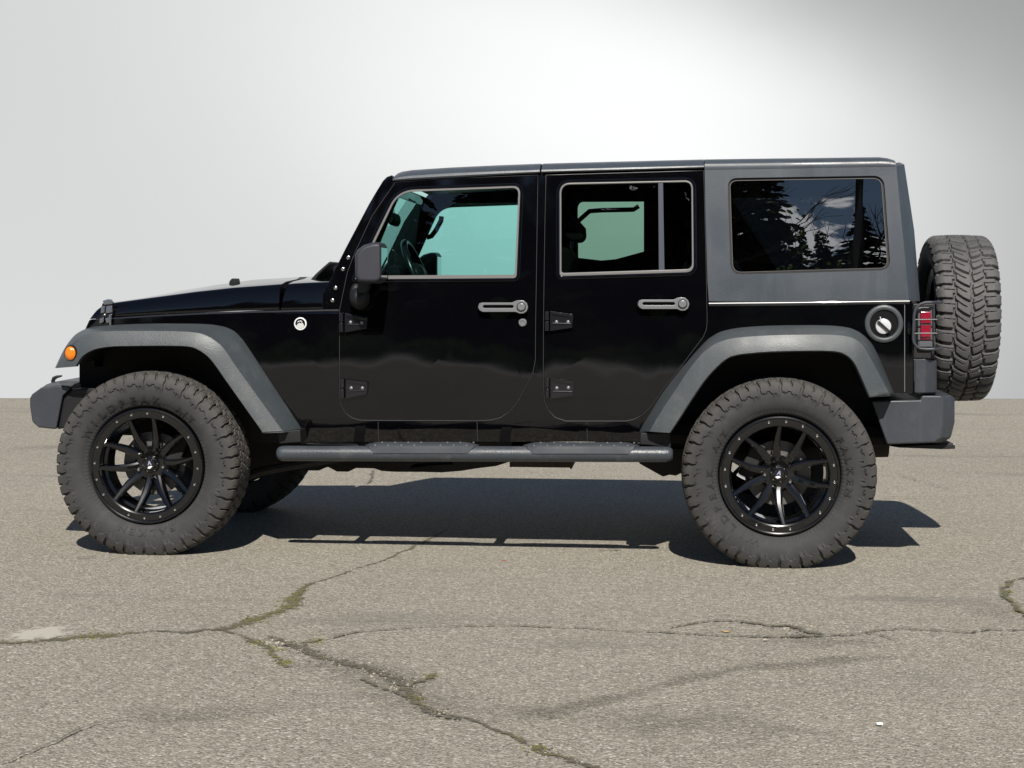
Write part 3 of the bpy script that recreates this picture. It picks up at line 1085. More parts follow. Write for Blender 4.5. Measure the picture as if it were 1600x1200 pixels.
W1i = rounded([(561, 430.8, 3), (622.8, 300.2, 24), (810.5, 293.2, 11), (804.3, 429.2, 4)])
W1o = rounded([(554, 436.3, 3), (621.4, 297.4, 27), (813.4, 290.4, 13), (807.2, 434.6, 6)])
W2i = rounded([(877.4, 426.6, 4), (877.2, 288.8, 14), (1080, 284.6, 11), (1081.2, 420.3, 10)])
W2o = rounded([(874.4, 431.8, 5), (874.2, 286, 17), (1082.8, 281.8, 14), (1084.1, 425.4, 13)])
fd = door(d1, W1o, W1i, M_GLASS, (780, 482))
hinge(fd, 530, 538, 489, 519, [(540, 489), (575, 496), (573, 513), (540, 519)], [(549, 503.5), (566.5, 504)])
hinge(fd, 532, 540, 592, 622, [(541, 592), (575.5, 597), (574, 616), (541, 623)], [(550, 606), (567.5, 606)])
handle(fd, 748.5, 806, 480, 815, (780, 482))
q = S(816.6, 504)
g = MB()
g.lathe((q.x, q.y, q.z), [(0.0001, -0.006), (0.008, -0.0065), (0.011, -0.010), (0.017, -0.009), (0.0195, -0.004), (0.0205, 0.001)], 24)
g.build('key_lock', M_GREY, fd)
rd = door(d2, W2o, W2i, M_PRIV, (1028, 478), [(1028.5, 286.5), (1036, 286.3), (1038.2, 423), (1029.5, 423.5)])
hinge(rd, 851, 859, 487, 517, [(860, 486), (896, 491), (894, 512), (860, 517)], [(870, 503), (888, 503)])
hinge(rd, 851, 860, 591, 622, [(861, 591), (897.5, 595), (896, 618), (861, 623)], [(870.5, 606), (888.5, 605.5)])
handle(rd, 997, 1056, 475.5, 1066, (1028, 478))
for d_ in (fd, rd):
    mirror(d_, CAR)

# ------------------------------------------------------------------ roof and hardtop
def roof_loft(st, pro=1.0):
    """st: list of (px, yTop, yBevel, yLow)"""
    secs = []
    for (px_, yt, yb, yl) in st:
        q = S(px_, yl, 0.010)
        zl, x = q.z, q.x
        zb = S(px_, yb, 0.010).z
        zt = onY(px_, yt, -0.655).z
        zb = min(zb, zt - 0.0015)
        yl_ = yf(zl, x)
        half = [(-(yl_ - 0.01), zl + 0.002), (-(yl_ + 0.006 * pro), zl), (-(yl_ + 0.011 * pro), zl + 0.3 * (zb - zl)), (-(yl_ + 0.008 * pro - .002 * (1 - pro)), zb - 0.006), (-(yl_ - 0.006), zb + 0.001), (-0.69, zb + 0.62 * (zt - zb)), (-0.65, zt), (-0.45, zt + 0.006), (0, zt + 0.010)]
        sec = [Vector((x, a, b)) for a, b in half] + [Vector((x, -a, b)) for a, b in reversed(half[:-1])]
        th = 0.03
        sec += [Vector((x, yl_ - 0.06, zl + 0.004)), Vector((x, 0, zl + 0.010)), Vector((x, -(yl_ - 0.06), zl + 0.004))]
        secs.append(sec)
    return secs


g = MB()
g.loft(roof_loft([(613.5, 274, 278, 283), (617, 270.5, 276.5, 282.6), (624, 268, 274.8, 282.1), (640, 265.5, 272.8, 281), (700, 261.6, 269, 277.6), (770, 258.3, 266, 273.7), (843.3, 255.6, 263.5, 270)]))
rp = g.build('roof_panel', M_TOP, CAR, angle=30)
g = MB()
g.loft(roof_loft([(846.2, 255.5, 263.4, 269.9), (900, 254, 261.8, 268.3), (1000, 251.4, 259.2, 265.6), (1100, 249, 256.7, 262.6)]))
g.loft(roof_loft([(1101, 249, 254.8, 265), (1200, 247.6, 253.4, 263.2), (1300, 246.4, 252.0, 261.6), (1376, 245.4, 250.6, 260.2), (1390, 247.0, 251.4, 260), (1400, 250.2, 253.2, 260.0)], 0.12))
# rear corner and back
C0 = [(1400.5, 259), (1404, 300), (1410, 360), (1420.5, 470.5)]
C1 = [(1413, 257), (1419.5, 300), (1428.5, 360), (1437.5, 470.5)]
cols_ = []
for i in range(4):
    a = S(*C0[i], off=0.0)
    b = onY(C1[i][0], C1[i][1], -0.64)
    m1 = a.lerp(b, 0.5) + Vector((0.004, -0.006, 0))
    m2 = Vector((b.x + 0.02, -0.4, b.z))
    m3 = Vector((b.x + 0.03, 0, b.z))
    near = [a, m1, b, m2, m3]
    cols_.append(near + [Vector((q.x, -q.y, q.z)) for q in reversed(near[:-1])])
top = [Vector((q.x - 0.02, q.y * 0.97, cols_[0][k].z + 0.012)) for k, q in enumerate(cols_[0])]
g.loft([top] + cols_, cap=False, closed=False)
side = SX([(1101, 265.5), (1392, 260.5), (1400.5, 259), (1404, 300), (1410, 360), (1420.5, 470.5), (1107.5, 470.5), (1105.5, 440), (1102.5, 340)])
Wq = rounded([(1145.8, 425, 14), (1141.2, 282.6, 11), (1376.8, 278.8, 13), (1386.8, 418, 12)])
wq = SX(Wq)
wqo = offset(wq, 0.013)
ht = g.build('hardtop', M_TOP, CAR, angle=30)
g = MB()
g.skin([side, wqo], 0.0, 0.03, 0, 0.06)
sp_ = g.build('side_panel', M_TOP, ht, bevel=0.009, seg=3)
g = MB()
g.skin([offset(wqo, 0.003), offset(wq, 0.002)], -0.010, 0.01, 0, None)
sl = g.build('window_seal', M_BLACK, ht)
g = MB()
g.skin([offset(wq, 0.0026), offset(wq, 0.0006)], -0.0085, 0.003, 0, None)
s3 = g.build('window_bead', M_BEAD, ht)
g = MB()
g.plate([offset(wq, 0.006)], lambda a, b: (a, -(yf(b, a) - 0.0125), b), lambda a, b: (a, -(yf(b, a) - 0.0126), b), 0, 0.1)
nv = len(g.v) // 2
g.f = [f for f in g.f if max(f) < nv]
g.m = [0] * len(g.f)
g.v = g.v[:nv]
s4 = g.build('window', M_PRIVDARK, ht, fix=False)
for o_ in (sp_, sl, s3, s4):
    mirror(o_, ht)

# ------------------------------------------------------------------ hood, cowl, windshield frame
def lerp_tab(tab, x):
    for (a, b), (c_, d_) in zip(tab, tab[1:]):
        if x <= c_:
            return b + (d_ - b) * max(0, (x - a)) / (c_ - a)
    return tab[-1][1]


HB = [(140, 498.5), (180, 494.2), (240, 491.2), (300, 488.6), (360, 486.2), (437, 484), (505, 482.5)]
HT = [(140, 497), (142.5, 491), (145, 486.5), (149, 481.5), (154, 477.8), (160, 474.6), (168, 472.6), (180, 471), (240, 463), (300, 455), (360, 448.6), (437, 443), (444, 442), (514, 438.5)]
HR = [(140, -.012), (150, -0.002), (170, 0.012), (240, 0.028), (300, 0.036), (360, 0.043), (437, 0.040), (520, 0.034)]


def hood_sec(px_, slant=0.0):
    yb, yt = lerp_tab(HB, px_), lerp_tab(HT, px_)
    a = S(px_, yb)
    zt = onY(px_, yt, a.y + 0.06).z
    x = a.x
    w_ = -a.y
    h = zt - a.z
    rise = lerp_tab(HR, px_)
    half = [(-(w_ - 0.004), a.z), (-(w_ - 0.003), a.z + 0.10 * h), (-(w_ - 0.005), a.z + 0.38 * h), (-(w_ - 0.014), a.z + 0.66 * h), (-(w_ - 0.031), a.z + 0.87 * h), (-(w_ - 0.052), a.z + 0.97 * h), (-(w_ - 0.075), zt), (-(w_ - 0.15), zt + 0.25 * rise), (-0.38, zt + 0.6 * rise), (-0.3, zt + 0.9 * rise), (0, zt + rise)]
    out = []
    for yy, zz in half:
        out.append(Vector((x + slant * (zz - a.z), yy, zz)))
    return out + [Vector((q.x, -q.y, q.z)) for q in reversed(out[:-1])]


g = MB()
g.loft([hood_sec(q) for q in (140, 141, 142.5, 145, 149, 154, 160, 168, 180, 210, 240, 270, 300, 330, 360, 400, 436)], cap=True, closed=False)
hood = g.build('hood', M_PAINT, CAR, angle=50)
# cowl: same section, leaning rear edge
secs = []
for i in range(7):
    k = i / 6
    a = hood_sec(438.6 + (505 - 438.6) * k)
    sl_ = 0.20 + 0.12 * k
    secs.append([Vector((q.x + sl_ * (q.z - a[0].z), q.y, q.z)) for q in a])
g = MB()
g.loft(secs, cap=True, closed=False)
g.build('cowl', M_PAINT, CAR, angle=50)
# hood rest bumper and washer jets
g = MB()
q = onY(366.5, 444, -0.36)
g.loft([[Vector((q.x + a, q.y + b, q.z + z)) for a, b in ((-w1, -.03), (w2, -.03), (w2, .03), (-w1, .03))] for z, w1, w2 in ((-.02, .022, .022), (.012, .020, .021), (.024, .012, .019), (.029, .004, .016))])
g.build('hood_bumper', M_BLACK, hood, bevel=0.003)
# latch on the hood side
def latch():
    g = MB()
    g.skin([SX([(161, 474), (177, 471), (177.5, 491), (174, 498), (158, 499), (158, 488)])], 0.012, 0.02, 1, None)
    for pl in ([(162, 470), (170, 467.5), (177, 468), (178, 475), (165, 476.5)], [(168, 478), (177, 477), (177.5, 488), (167, 490)], [(160, 478.5), (166, 478), (165, 488.5), (159, 490)], [(158, 497), (164, 496), (164, 503), (157, 506)], [(166, 497), (175, 495.5), (175.5, 503.5), (168, 505)], [(172, 491), (176, 490), (175.5, 509), (173, 509)]):
        g.skin([SX(pl)], 0.020, 0.010, 0, None)
    q = S(166, 492)
    g.ball((q.x, q.y - .022, q.z), 0.008, 10, 8, 0)
    return g.build('hood_latch', [M_LATCH, M_BLACK], hood, bevel=0.003)


mirror(latch(), hood)

# windshield frame
AP = [(612.6, 273.6), (604.5, 276.5), (598.5, 282.5), (587, 301), (576, 320), (558, 354), (540, 388), (526, 416), (504, 460), (504.5, 483.5), (529.6, 483.5), (541.6, 427), (551.6, 400.5), (580.6, 337), (616.3, 286.3), (614, 279)]
ap = SX(AP)
g = MB()
g.skin([ap], 0.001, 0.055, 0, 0.06)
wf = g.build('windshield_frame', M_PAINT, CAR, bevel=0.007, seg=3)
apf = mirror(wf, CAR)
# header and sill across the car
A_, B_ = S(601, 281), S(519, 432)
dirv = (A_ - B_)
g = MB()
for k0, k1 in ((0.90, 1.0), (-0.02, 0.10)):
    p0, p1 = B_ + dirv * k0, B_ + dirv * k1
    nn = Vector((-(p1 - p0).z, 0, (p1 - p0).x)).normalized()
    if nn.x > 0:
        nn = -nn
    yw = 0.69
    sec = [p0 + nn * -0.004, p1 + nn * -0.004, p1 - nn * 0.04, p0 - nn * 0.04]
    g.loft([[Vector((q.x, yy, q.z)) for q in sec] for yy in (-yw, yw)])
g.build('header_bar', M_PAINT, wf, bevel=0.006)
g = MB()
p0, p1 = B_ + dirv * 0.08, B_ + dirv * 0.92
g.add([(p0.x, -0.70, p0.z), (p0.x, 0.70, p0.z), (p1.x, 0.68, p1.z), (p1.x, -0.68, p1.z)], [(0, 1, 2, 3)])
g.build('windshield', M_GLASS, wf, fix=False)
for bx_, by_ in ((544.4, 402.4), (536, 420.4), (524.6, 449.8), (519.6, 469.2)):
    q = S(bx_, by_, 0.001)
    g = MB()
    g.lathe((q.x, q.y, q.z), [(0.0001, -0.003), (0.0038, -0.003), (0.0042, -0.0065), (0.0075, -0.006), (0.0105, -0.003), (0.0112, 0.001)], 16)
    g.build('bolt', M_METAL, wf)
g = MB()
g.prism(PX([(497, 438.5), (506, 428.5), (517, 418.5), (528, 409), (530, 412), (519, 422), (510, 431), (505, 439.5)], -0.30), -0.5, 0.55)
g.build('cowl_vent', M_BLACK, wf, bevel=0.006)
# wipers parked on the glass
for yy, le in ((-0.55, 0.5), (0.02, 0.5)):
    g = MB()
    p = B_ + dirv * 0.05
    pts = [Vector((p.x - 0.035, yy, p.z - 0.02)), Vector((p.x - 0.05, yy + 0.04, p.z + 0.02)), Vector((p.x - 0.02, yy + 0.2, p.z + 0.055)), Vector((p.x + 0.0, yy + le, p.z + 0.06))]
    g.tube(pts, [0.014, 0.012, 0.008, 0.006], 8)
    g.tube([Vector((p.x - .005, yy + .1, p.z + .035)), Vector((p.x - .002, yy + .6, p.z + .04))], 0.008, 6)
    g.build('wiper', M_BLACK, CAR)

# grille with seven slots, headlamps
gx = S(141, 500).x
zt_, zb_ = S(141, 499).z, onY(130, 572, -0.5).z
gl_w = 0.60
loops = [[(-gl_w, zb_ + .04), (-gl_w + .04, zb_), (gl_w - .04, zb_), (gl_w, zb_ + .04), (gl_w, zt_ - .03), (gl_w - .04, zt_), (-gl_w + .04, zt_), (-gl_w, zt_ - .03)]]
for k in range(7):
    cx = (k - 3) * 0.083
    loops.append([(cx - .026, zb_ + .09), (cx + .026, zb_ + .09), (cx + .026, zt_ - .07), (cx - .026, zt_ - .07)])
for s_ in (-1, 1):
    loops.append(circle(s_ * 0.44, zt_ - .17, 0.095))
g = MB()
g.plate(loops, lambda a, b: (gx - 0.012, a, b), lambda a, b: (gx + 0.03, a, b), 0)
gr_ = g.build('grille', M_PAINT, CAR, bevel=0.004)
g = MB()
g.prism(PX([(133, 514), (139.5, 499.5), (147, 498.5), (156, 505), (156, 545), (131, 545)], -0.64), -0.645, -0.585)
mirror(g.build('grille_side', M_PAINT, gr_, bevel=0.008, seg=3), gr_)
for s_ in (-1, 1):
    g = MB()
    g.lathe((gx, s_ * 0.44, zt_ - .17), [(0.0001, -0.02), (0.05, -0.015), (0.09, 0.005), (0.094, 0.03)], 32, axis='X')
    g.build('headlamp', M_PALE, gr_)
g = MB()
g.box((gx + 0.08, 0, (zt_ + zb_) / 2), (0.06, 1.10, zt_ - zb_ - .04))
g.build('radiator', M_UNDER, CAR)

# ------------------------------------------------------------------ fender flares
FA = [(86, 575), (100, 546), (114, 526.5), (126, 517.5), (140, 512), (160, 509), (220, 506), (280, 505.6), (320, 506.4), (340, 508.5), (354, 512), (366, 518), (376, 528), (388, 544), (465, 661), (470, 670)]
FB = [(88, 575.2), (103, 549), (119, 531), (132, 523.5), (149, 519), (175, 517.2), (220, 517), (275, 517.6), (305, 519.6), (322, 524), (336, 532), (348, 542.5), (358, 556), (372, 577), (437, 667), (441, 673.2)]
FC = [(118, 572.8), (128, 557), (144, 547), (160, 543), (178, 541), (200, 540.5), (235, 540), (270, 540), (293, 541), (305, 544), (316, 550), (326, 558), (336, 570), (350, 590), (406, 669), (410, 674.6)]
RA = [(1000, 675), (1016, 648), (1040, 610), (1070, 572), (1100, 538), (1116, 525), (1132, 518), (1160, 513), (1210, 510), (1280, 509.6), (1318, 512), (1338, 518), (1354, 530), (1368, 550), (1394, 611), (1396.5, 617.5)]
RB_ = [(1016, 673.4), (1036, 640), (1056, 610), (1076, 580), (1096, 555), (1112, 542), (1128, 534), (1152, 528.6), (1205, 525), (1275, 523.8), (1312, 525), (1331, 529), (1345, 538), (1358, 558), (1387, 612), (1391, 618)]
RC = [(1046, 675.4), (1062, 651), (1078, 626), (1100, 594), (1120, 572), (1136, 559), (1148, 554.5), (1166, 551.5), (1205, 548.5), (1270, 547), (1304, 548), (1320, 552.5), (1332, 562), (1341, 577), (1358, 616), (1360, 620.5)]


def dense(pts, n=4):
    """Catmull-Rom so the arch reads as one sweep"""
    out = []
    P = [Vector(q) for q in pts]
    for i in range(len(P) - 1):
        p0, p1, p2, p3 = P[max(i - 1, 0)], P[i], P[i + 1], P[min(i + 2, len(P) - 1)]
        for k in range(n):
            s = k / n
            out.append(0.5 * ((2 * p1) + (p2 - p0) * s + (2 * p0 - 5 * p1 + 4 * p2 - p3) * s * s + (3 * p1 - p0 - 3 * p2 + p3) * s ** 3))
    out.append(P[-1])
    return out


def flare(A, B, C, yb, yc):
    secs = []
    for a, b, c_ in zip(dense(A), dense(B), dense(C)):
        pa = S(a.x, a.y, 0.004)
        pb = onY(b.x, b.y, -yb)
        pc = onY(c_.x, c_.y, -yc)
        cen = pb - pc
        din = Vector((pa.x - pb.x, 0, pa.z - pb.z))
        e = (pb - pc).normalized()
        ab = (pb - pa)
        q1 = pa + ab * 0.90
        q2 = pb + (pc - pb) * 0.10
        mid = pb.lerp(pc, 0.5) + Vector((0, -0.004, 0))
        lipv = Vector((e.x, 0, e.z))
        if lipv.length > 1e-5:
            lipv.normalize()
        c1 = pc + Vector((0, 0.008, 0)) - lipv * 0.004
        c2 = pc + Vector((0, 0.03, 0)) - lipv * 0.002
        c3 = pc + Vector((0, 0.05, 0)) + lipv * 0.03
        back = pa + Vector((0, 0.012, 0))
        secs.append([back, pa, pa + ab * 0.5 + Vector((0, 0, 0.002)), q1, pb, q2, mid, pc, c1, c2, c3])
    g = MB()
    g.loft(secs, cap=True, closed=False)
    return g


ff = flare(FA, FB, FC, 0.915, 0.94).build('fender_flare', M_FLARE, CAR, angle=28)
rf = flare(RA, RB_, RC, 0.915, 0.94).build('fender_flare', M_FLARE, CAR, angle=28)
for o_ in (ff, rf):
    so = o_.modifiers.new('thick', 'SOLIDIFY')
    so.thickness = 0.004
    so.offset = -1
q = onY(110, 552, -0.932)
g = MB()
g.lathe((q.x, q.y, q.z), [(0.0001, -0.014), (0.012, -0.0135), (0.022, -0.010), (0.0285, -0.004), (0.030, 0.006)], 28)
mk = g.build('side_marker', M_AMBER, ff)
mk.data.transform(Matrix.Translation(q) @ Matrix.Rotation(-0.18, 4, 'Z') @ Matrix.Diagonal((0.95, 1, 1.12, 1)) @ Matrix.Translation(-q))
g = MB()
g.lathe((q.x, q.y + .004, q.z), [(0.030, -0.004), (0.0335, -0.006), (0.036, 0.004)], 28)
mr_ = g.build('marker_ring', M_BLACK, ff)
mr_.data.transform(Matrix.Translation(q) @ Matrix.Rotation(-0.18, 4, 'Z') @ Matrix.Diagonal((0.95, 1, 1.12, 1)) @ Matrix.Translation(-q))
for o_ in (ff, rf):
    mirror(o_, CAR)

# dark wheel-well liners and the foot of each flare
def liner(C, inner_poly, y_in):
    g = MB()
    path = [onY(c_.x, c_.y, -0.94) for c_ in dense(C, 2)]
    secs = [[Vector((q.x, -0.90, q.z + .012)), Vector((q.x, -0.62, q.z + 0.02)), Vector((q.x, -y_in, q.z + 0.02))] for q in path]
    g.loft(secs, cap=False, closed=False)
    g.prism(PX(inner_poly, -y_in), -y_in, -y_in + 0.03)
    return g.build('wheel_liner', M_UNDER, CAR, angle=50)


l1 = liner(FC, [(124, 540), (124, 596), (128, 607), (137, 611.5), (170, 625), (240, 650), (330, 690), (434, 692), (434, 660), (360, 560), (300, 530), (170, 530)], 0.56)
l2 = liner(RC, [(1000, 692), (1000, 640), (1090, 540), (1330, 540), (1392, 625), (1375, 690), (1340, 706), (1310, 700)], 0.56)
for o_ in (l1, l2):
    mirror(o_, CAR)
for pl in ([(434, 674), (470, 671), (471, 691), (436, 693)], [(1000, 676), (1047, 676.5), (1049, 699), (999, 694)]):
    g = MB()
    g.prism(PX(pl, -0.86), -0.87, -0.70)
    mirror(g.build('mud_flap', M_BLACK, CAR, bevel=0.006), CAR)

# ------------------------------------------------------------------ front bumper
EC = [(46.5, 622), (50, 616), (64, 605.8), (88, 601.6), (107, 602.6), (111, 607), (98.5, 618), (88, 671), (60, 668), (50, 659), (46.5, 634)]
ec = PX(EC, -0.80)
secs = []
for yy, dxx, dz_ in ((-0.80, 0.0, 0.0), (-0.74, -0.012, 0.0), (-0.6, -0.05, 0.004), (-0.40, -0.09, 0.006), (0, -0.11, 0.006)):
    secs.append([Vector((a + dxx, yy, b + dz_)) for a, b in ec])
secs += [[Vector((q.x, -q.y, q.z)) for q in s_] for s_ in reversed(secs[:-1])]
g = MB()
g.loft(secs)
fb = g.build('front_bumper', M_BUMP, CAR, bevel=0.010, seg=3)
g = MB()
g.prism(PX([(112, 608), (130, 606), (146, 612), (160, 640), (100, 668.5), (91, 671), (100, 618)], -0.76), -0.775, -0.60)
g.prism(PX([(112, 608), (150, 606), (150, 614), (112, 616)], -0.76), -0.78, -0.5)
o_ = g.build('bumper_bracket', M_BLACK, fb, bevel=0.008)
mirror(o_, fb)
g = MB()
pts = [onY(a, b, -0.44) for a, b in ((86, 606), (83.8, 600), (82.8, 595), (84.5, 591), (89, 588.8), (97, 587.2))]
g.tube(pts, [0.011, 0.011, 0.010, 0.010, 0.008, 0.004], 10)
o_ = g.build('tow_hook', M_BLACK, fb)
mirror(o_, fb)

# ------------------------------------------------------------------ rear bumper
RBf = [(1361.5, 626.5), (1438, 624.5), (1440, 617.5), (1486, 617.5), (1492, 622), (1492, 660), (1486, 684), (1472, 691), (1386, 694.5)]
RBn = [(1361.5, 626.5), (1438, 624.8), (1440, 618.2), (1470, 618.2), (1474, 624), (1474, 660), (1470, 684), (1461, 691.5), (1386, 694.5)]
sn_, sf_ = PX(RBn, -0.80), PX(RBf, -0.735)
secs = [[Vector((a, -0.80, b)) for a, b in sn_], [Vector((a, -0.735, b)) for a, b in sf_], [Vector((a + 0.01, -0.4, b)) for a, b in sf_], [Vector((a + 0.01, 0.4, b)) for a, b in sf_], [Vector((a, 0.735, b)) for a, b in sf_], [Vector((a, 0.80, b)) for a, b in sn_]]
g = MB()
g.loft(secs)
rb = g.build('rear_bumper', M_BUMP, CAR, bevel=0.008, seg=3)
g = MB()
g.prism(PX([(1386, 694.5), (1470, 691), (1484, 690), (1488, 694), (1488, 699), (1465, 699.5), (1400, 697)], -0.62), -0.70, 0.60)
g.build('bumper_step', M_BLACK, rb, bevel=0.004)
g = MB()
q = onY(1487, 695.5, -0.66)
g.box((q.x, q.y, q.z), (0.022, 0.05, 0.018))
g.build('step_end', M_METAL, rb, bevel=0.003)
# upright end block above the bumper
g = MB()
P0 = PX([(1428.5, 563), (1431, 560.5), (1446, 560), (1446, 614.5), (1428.5, 614.5)], -0.795)
secs = []
for yy, dxx in ((-0.795, 0.0),):
    pass
blk = [onY(1428.5, 560.5, -0.79), onY(1445.5, 560, -0.80), onY(1463.5, 563, -0.74), onY(1463.5, 563, -0.62), onY(1428.5, 560.5, -0.62)]
blk2 = [onY(1428.5, 614.5, -0.79), onY(1445.5, 614.5, -0.80), onY(1463.5, 614.5, -0.74), onY(1463.5, 614.5, -0.62), onY(1428.5, 614.5, -0.62)]
g.loft([blk2, blk])
o_ = g.build('bumper_pad', M_BUMP, rb, bevel=0.007, seg=3)
mirror(o_, rb)

# ------------------------------------------------------------------ tailgate, spare carrier, lamps
xt = S(1424, 560).x
g = MB()
zt0, zt1 = S(1424, 613).z, S(1424, 473).z
g.box((xt - 0.012, 0, (zt0 + zt1) / 2), (0.03, 1.50, zt1 - zt0))
tg_ = g.build('tailgate', M_PAINT, CAR, bevel=0.01, seg=3)
g = MB()
sc_ = onY(1506, 497, -0.06)
g.box((xt + 0.05, -0.05, sc_.z), (0.11, 0.34, 0.30))
g.tube([(xt, -0.05, sc_.z), (sc_.x, -0.05, sc_.z)], 0.07, 20)
g.build('spare_carrier', M_BLACK, tg_, bevel=0.01)


def tail_lamp():
    g = MB()
    hs = PX([(1434, 481.5), (1437, 480), (1457, 480), (1458.5, 483), (1458.5, 541), (1456, 543.5), (1436, 543.5), (1434, 541)], -0.80)
    g.prism(hs, -0.80, -0.70)
    tl = g.build('tail_lamp', M_LAMPGREY, CAR, bevel=0.005)
    g = MB()
    g.prism(PX([(1438.5, 487), (1454.5, 487), (1454.5, 531), (1438.5, 531)], -0.81), -0.814, -0.795)
    g.build('lens', M_RED, tl, bevel=0.004)
    g = MB()
    g.prism(PX([(1439.5, 505.5), (1453.5, 505.5), (1453.5, 508), (1439.5, 508)], -0.816), -0.8155, -0.81)
    g.build('lens_band', M_LAMPGREY, tl)
    g = MB()
    g.prism(PX([(1436.5, 532.5), (1456, 532.5), (1456, 541.5), (1436.5, 541.5)], -0.806), -0.806, -0.795)
    g.build('lens_band', M_LAMPGREY, tl)
    g = MB()
    yy = -0.835
    path = [(1472, 472.3, -.70), (1464, 472.3, -.80), (1455, 472.4, yy), (1446, 472.6, yy), (1438, 475.2, yy), (1432, 480.5, yy), (1429, 488, yy), (1428, 497, yy), (1427.3, 514, yy), (1426.8, 529, yy), (1428.2, 536, yy), (1432, 541.5, yy), (1438, 545, yy), (1448, 545.8, yy), (1458, 545.6, yy), (1464, 545.3, -.80), (1470, 545, -.70)]
    g.tube([onY(a, b, c_) for a, b, c_ in path], 0.0068, 12)
    for y1 in (499.5, 521):
        g.tube([onY(1428, y1, yy), onY(1464, y1 - .2, yy), onY(1470, y1 - .3, -.80), onY(1473, y1 - .3, -.72)], 0.0034, 8, 0)
    g.tube([onY(1459.5, 474, yy + .01), onY(1460.5, 544, yy + .01)], 0.003, 8, 0)
    g.build('lamp_guard', M_BUMP, tl)
    g = MB()
    g.prism(PX([(1425, 474), (1460, 474), (1460, 561), (1425, 561)], -0.77), -0.775, -0.70)
    g.build('lamp_base', M_BLACK, tl, bevel=0.006)
    return tl


mirror(tail_lamp(), CAR)
# rounded rear edge of the tub with its bright seam
g = MB()
pts = [S(1413.5, b, 0.0) for b in (476, 500, 540, 580, 612)]
g.tube([(q.x, q.y + 0.0005, q.z) for q in pts], 0.002, 6)
g.build('corner_seam', M_GREY, CAR)
g = MB()
pts = [S(1424.5, b, -0.002) for b in (474, 500, 540, 580, 614)]
g.tube([(q.x, q.y + .012, q.z) for q in pts], 0.013, 12)
o_ = g.build('corner_edge', M_PAINT, CAR)
mirror(o_, CAR)
g = MB()
q = S(1420, 513)
g.ball((q.x, q.y - .004, q.z), (0.012, 0.014, 0.032), 16, 12)
g.build('gate_hinge', M_PAINT, CAR)

# fuel filler
q = S(1381, 506)
g = MB()
g.lathe((q.x, q.y, q.z), [(0.0640, -0.003), (0.0655, -0.011), (0.070, -0.0145), (0.080, -0.0145), (0.0865, -0.010), (0.089, 0.002)], 56)
ffl = g.build('fuel_filler', M_FLARE, CAR)
g = MB()
g.lathe((q.x, q.y, q.z), [(0.0001, -0.002), (0.05, -0.0022), (0.0645, -0.0045)], 40)
g.build('filler_dish', M_CABIN, ffl)
g = MB()
cq = S(1380, 510)
g.lathe((cq.x, cq.y, cq.z), [(0.0001, -0.014), (0.030, -0.014), (0.034, -0.012), (0.0365, -0.004), (0.038, 0.0)], 36)
g.build('fuel_cap', M_CHROME, ffl, angle=30)
g = MB()
rot = Matrix.Rotation(math.radians(42), 3, 'Y')
g.box((cq.x, cq.y - 0.018, cq.z), (0.07, 0.014, 0.011), 0, rot)
g.tube([(cq.x - .012, cq.y - .014, cq.z + .026), (cq.x - .016, cq.y - .01, cq.z + .045)], 0.003, 6, 1)
g.build('cap_grip', [M_BLACK, M_CHROME], ffl, bevel=0.003)

# round badge on the cowl side
q = S(469.5, 506)
g = MB()
g.lathe((q.x, q.y, q.z), [(0.0235, -0.003), (0.025, -0.0058), (0.029, -0.0058), (0.031, -0.003), (0.0315, 0.001)], 36, 0)
g.lathe((q.x, q.y, q.z), [(0.0001, -0.0048), (0.0236, -0.0048)], 36, 1)
mt = [(-.021, -.010), (-.012, .000), (-.004, .006), (.002, .002), (.008, .009), (.016, -.001), (.0205, -.011), (.013, -.0195), (0, -.0232), (-.013, -.0195)]
g.prism([(q.x + a, q.z + b) for a, b in mt], q.y - .0056, q.y - .003, 2)
g.prism([(q.x + a, q.z + b) for a, b in [(-.017, .004), (-.006, .012), (.012, .011), (.004, .016), (-.010, .014)]], q.y - .0054, q.y - .003, 0)
g.build('badge', [M_WHITE, M_BLUE, M_PALE], CAR, angle=30)

# ------------------------------------------------------------------ door mirrors
def door_mirror():
    MP = [(558, 399), (562, 391), (572, 383.2), (586, 379), (597, 378.6), (599.4, 384), (599.4, 436), (597, 441), (590, 443), (563, 442), (558.3, 434)]
    g = MB()
    base = PX(MP, -0.96)
    cx = sum(a for a, b in base) / len(base)
    cz = sum(b for a, b in base) / len(base)
    secs = []
    for yy, sc, dx_ in ((-1.055, 0.84, .008), (-1.045, 0.93, .004), (-1.02, 0.985, 0), (-0.95, 1.0, 0), (-0.88, 0.985, 0), (-0.855, 0.93, .003), (-0.845, 0.84, .006)):
        secs.append([Vector((cx + (a - cx) * sc + dx_, yy, cz + (b - cz) * sc)) for a, b in base])
    g.loft(secs)
    m = g.build('door_mirror', M_MIRROR, CAR, bevel=0.006, seg=2)
    g = MB()
    xr = PX([(599.6, 400)], -0.95)[0][0] + 0.0015
    z0, z1 = PX([(599, 436)], -0.95)[0][1], PX([(599, 385)], -0.95)[0][1]
    g.box((xr, -0.95, (z0 + z1) / 2), (0.003, 0.165, (z1 - z0) * 0.9))
    g.build('mirror_glass', M_MIRGLASS, m)
    g = MB()
    st = [(562, 438), (579, 438), (577, 452), (571, 458), (562, 458)]
    g.prism(PX(st, -0.88), -0.92, -0.85)
    a = onY(562.5, 466, -0.83)
    g.ball((a.x, -0.835, a.z), (0.047, 0.075, 0.054), 24, 16)
    a2 = onY(556, 460, -0.80)
    g.ball((a2.x, -0.80, a2.z), (0.030, 0.03, 0.052), 20, 12)
    g.build('mirror_arm', M_BLACK, m, angle=50)
    return m


mirror(door_mirror(), CAR)

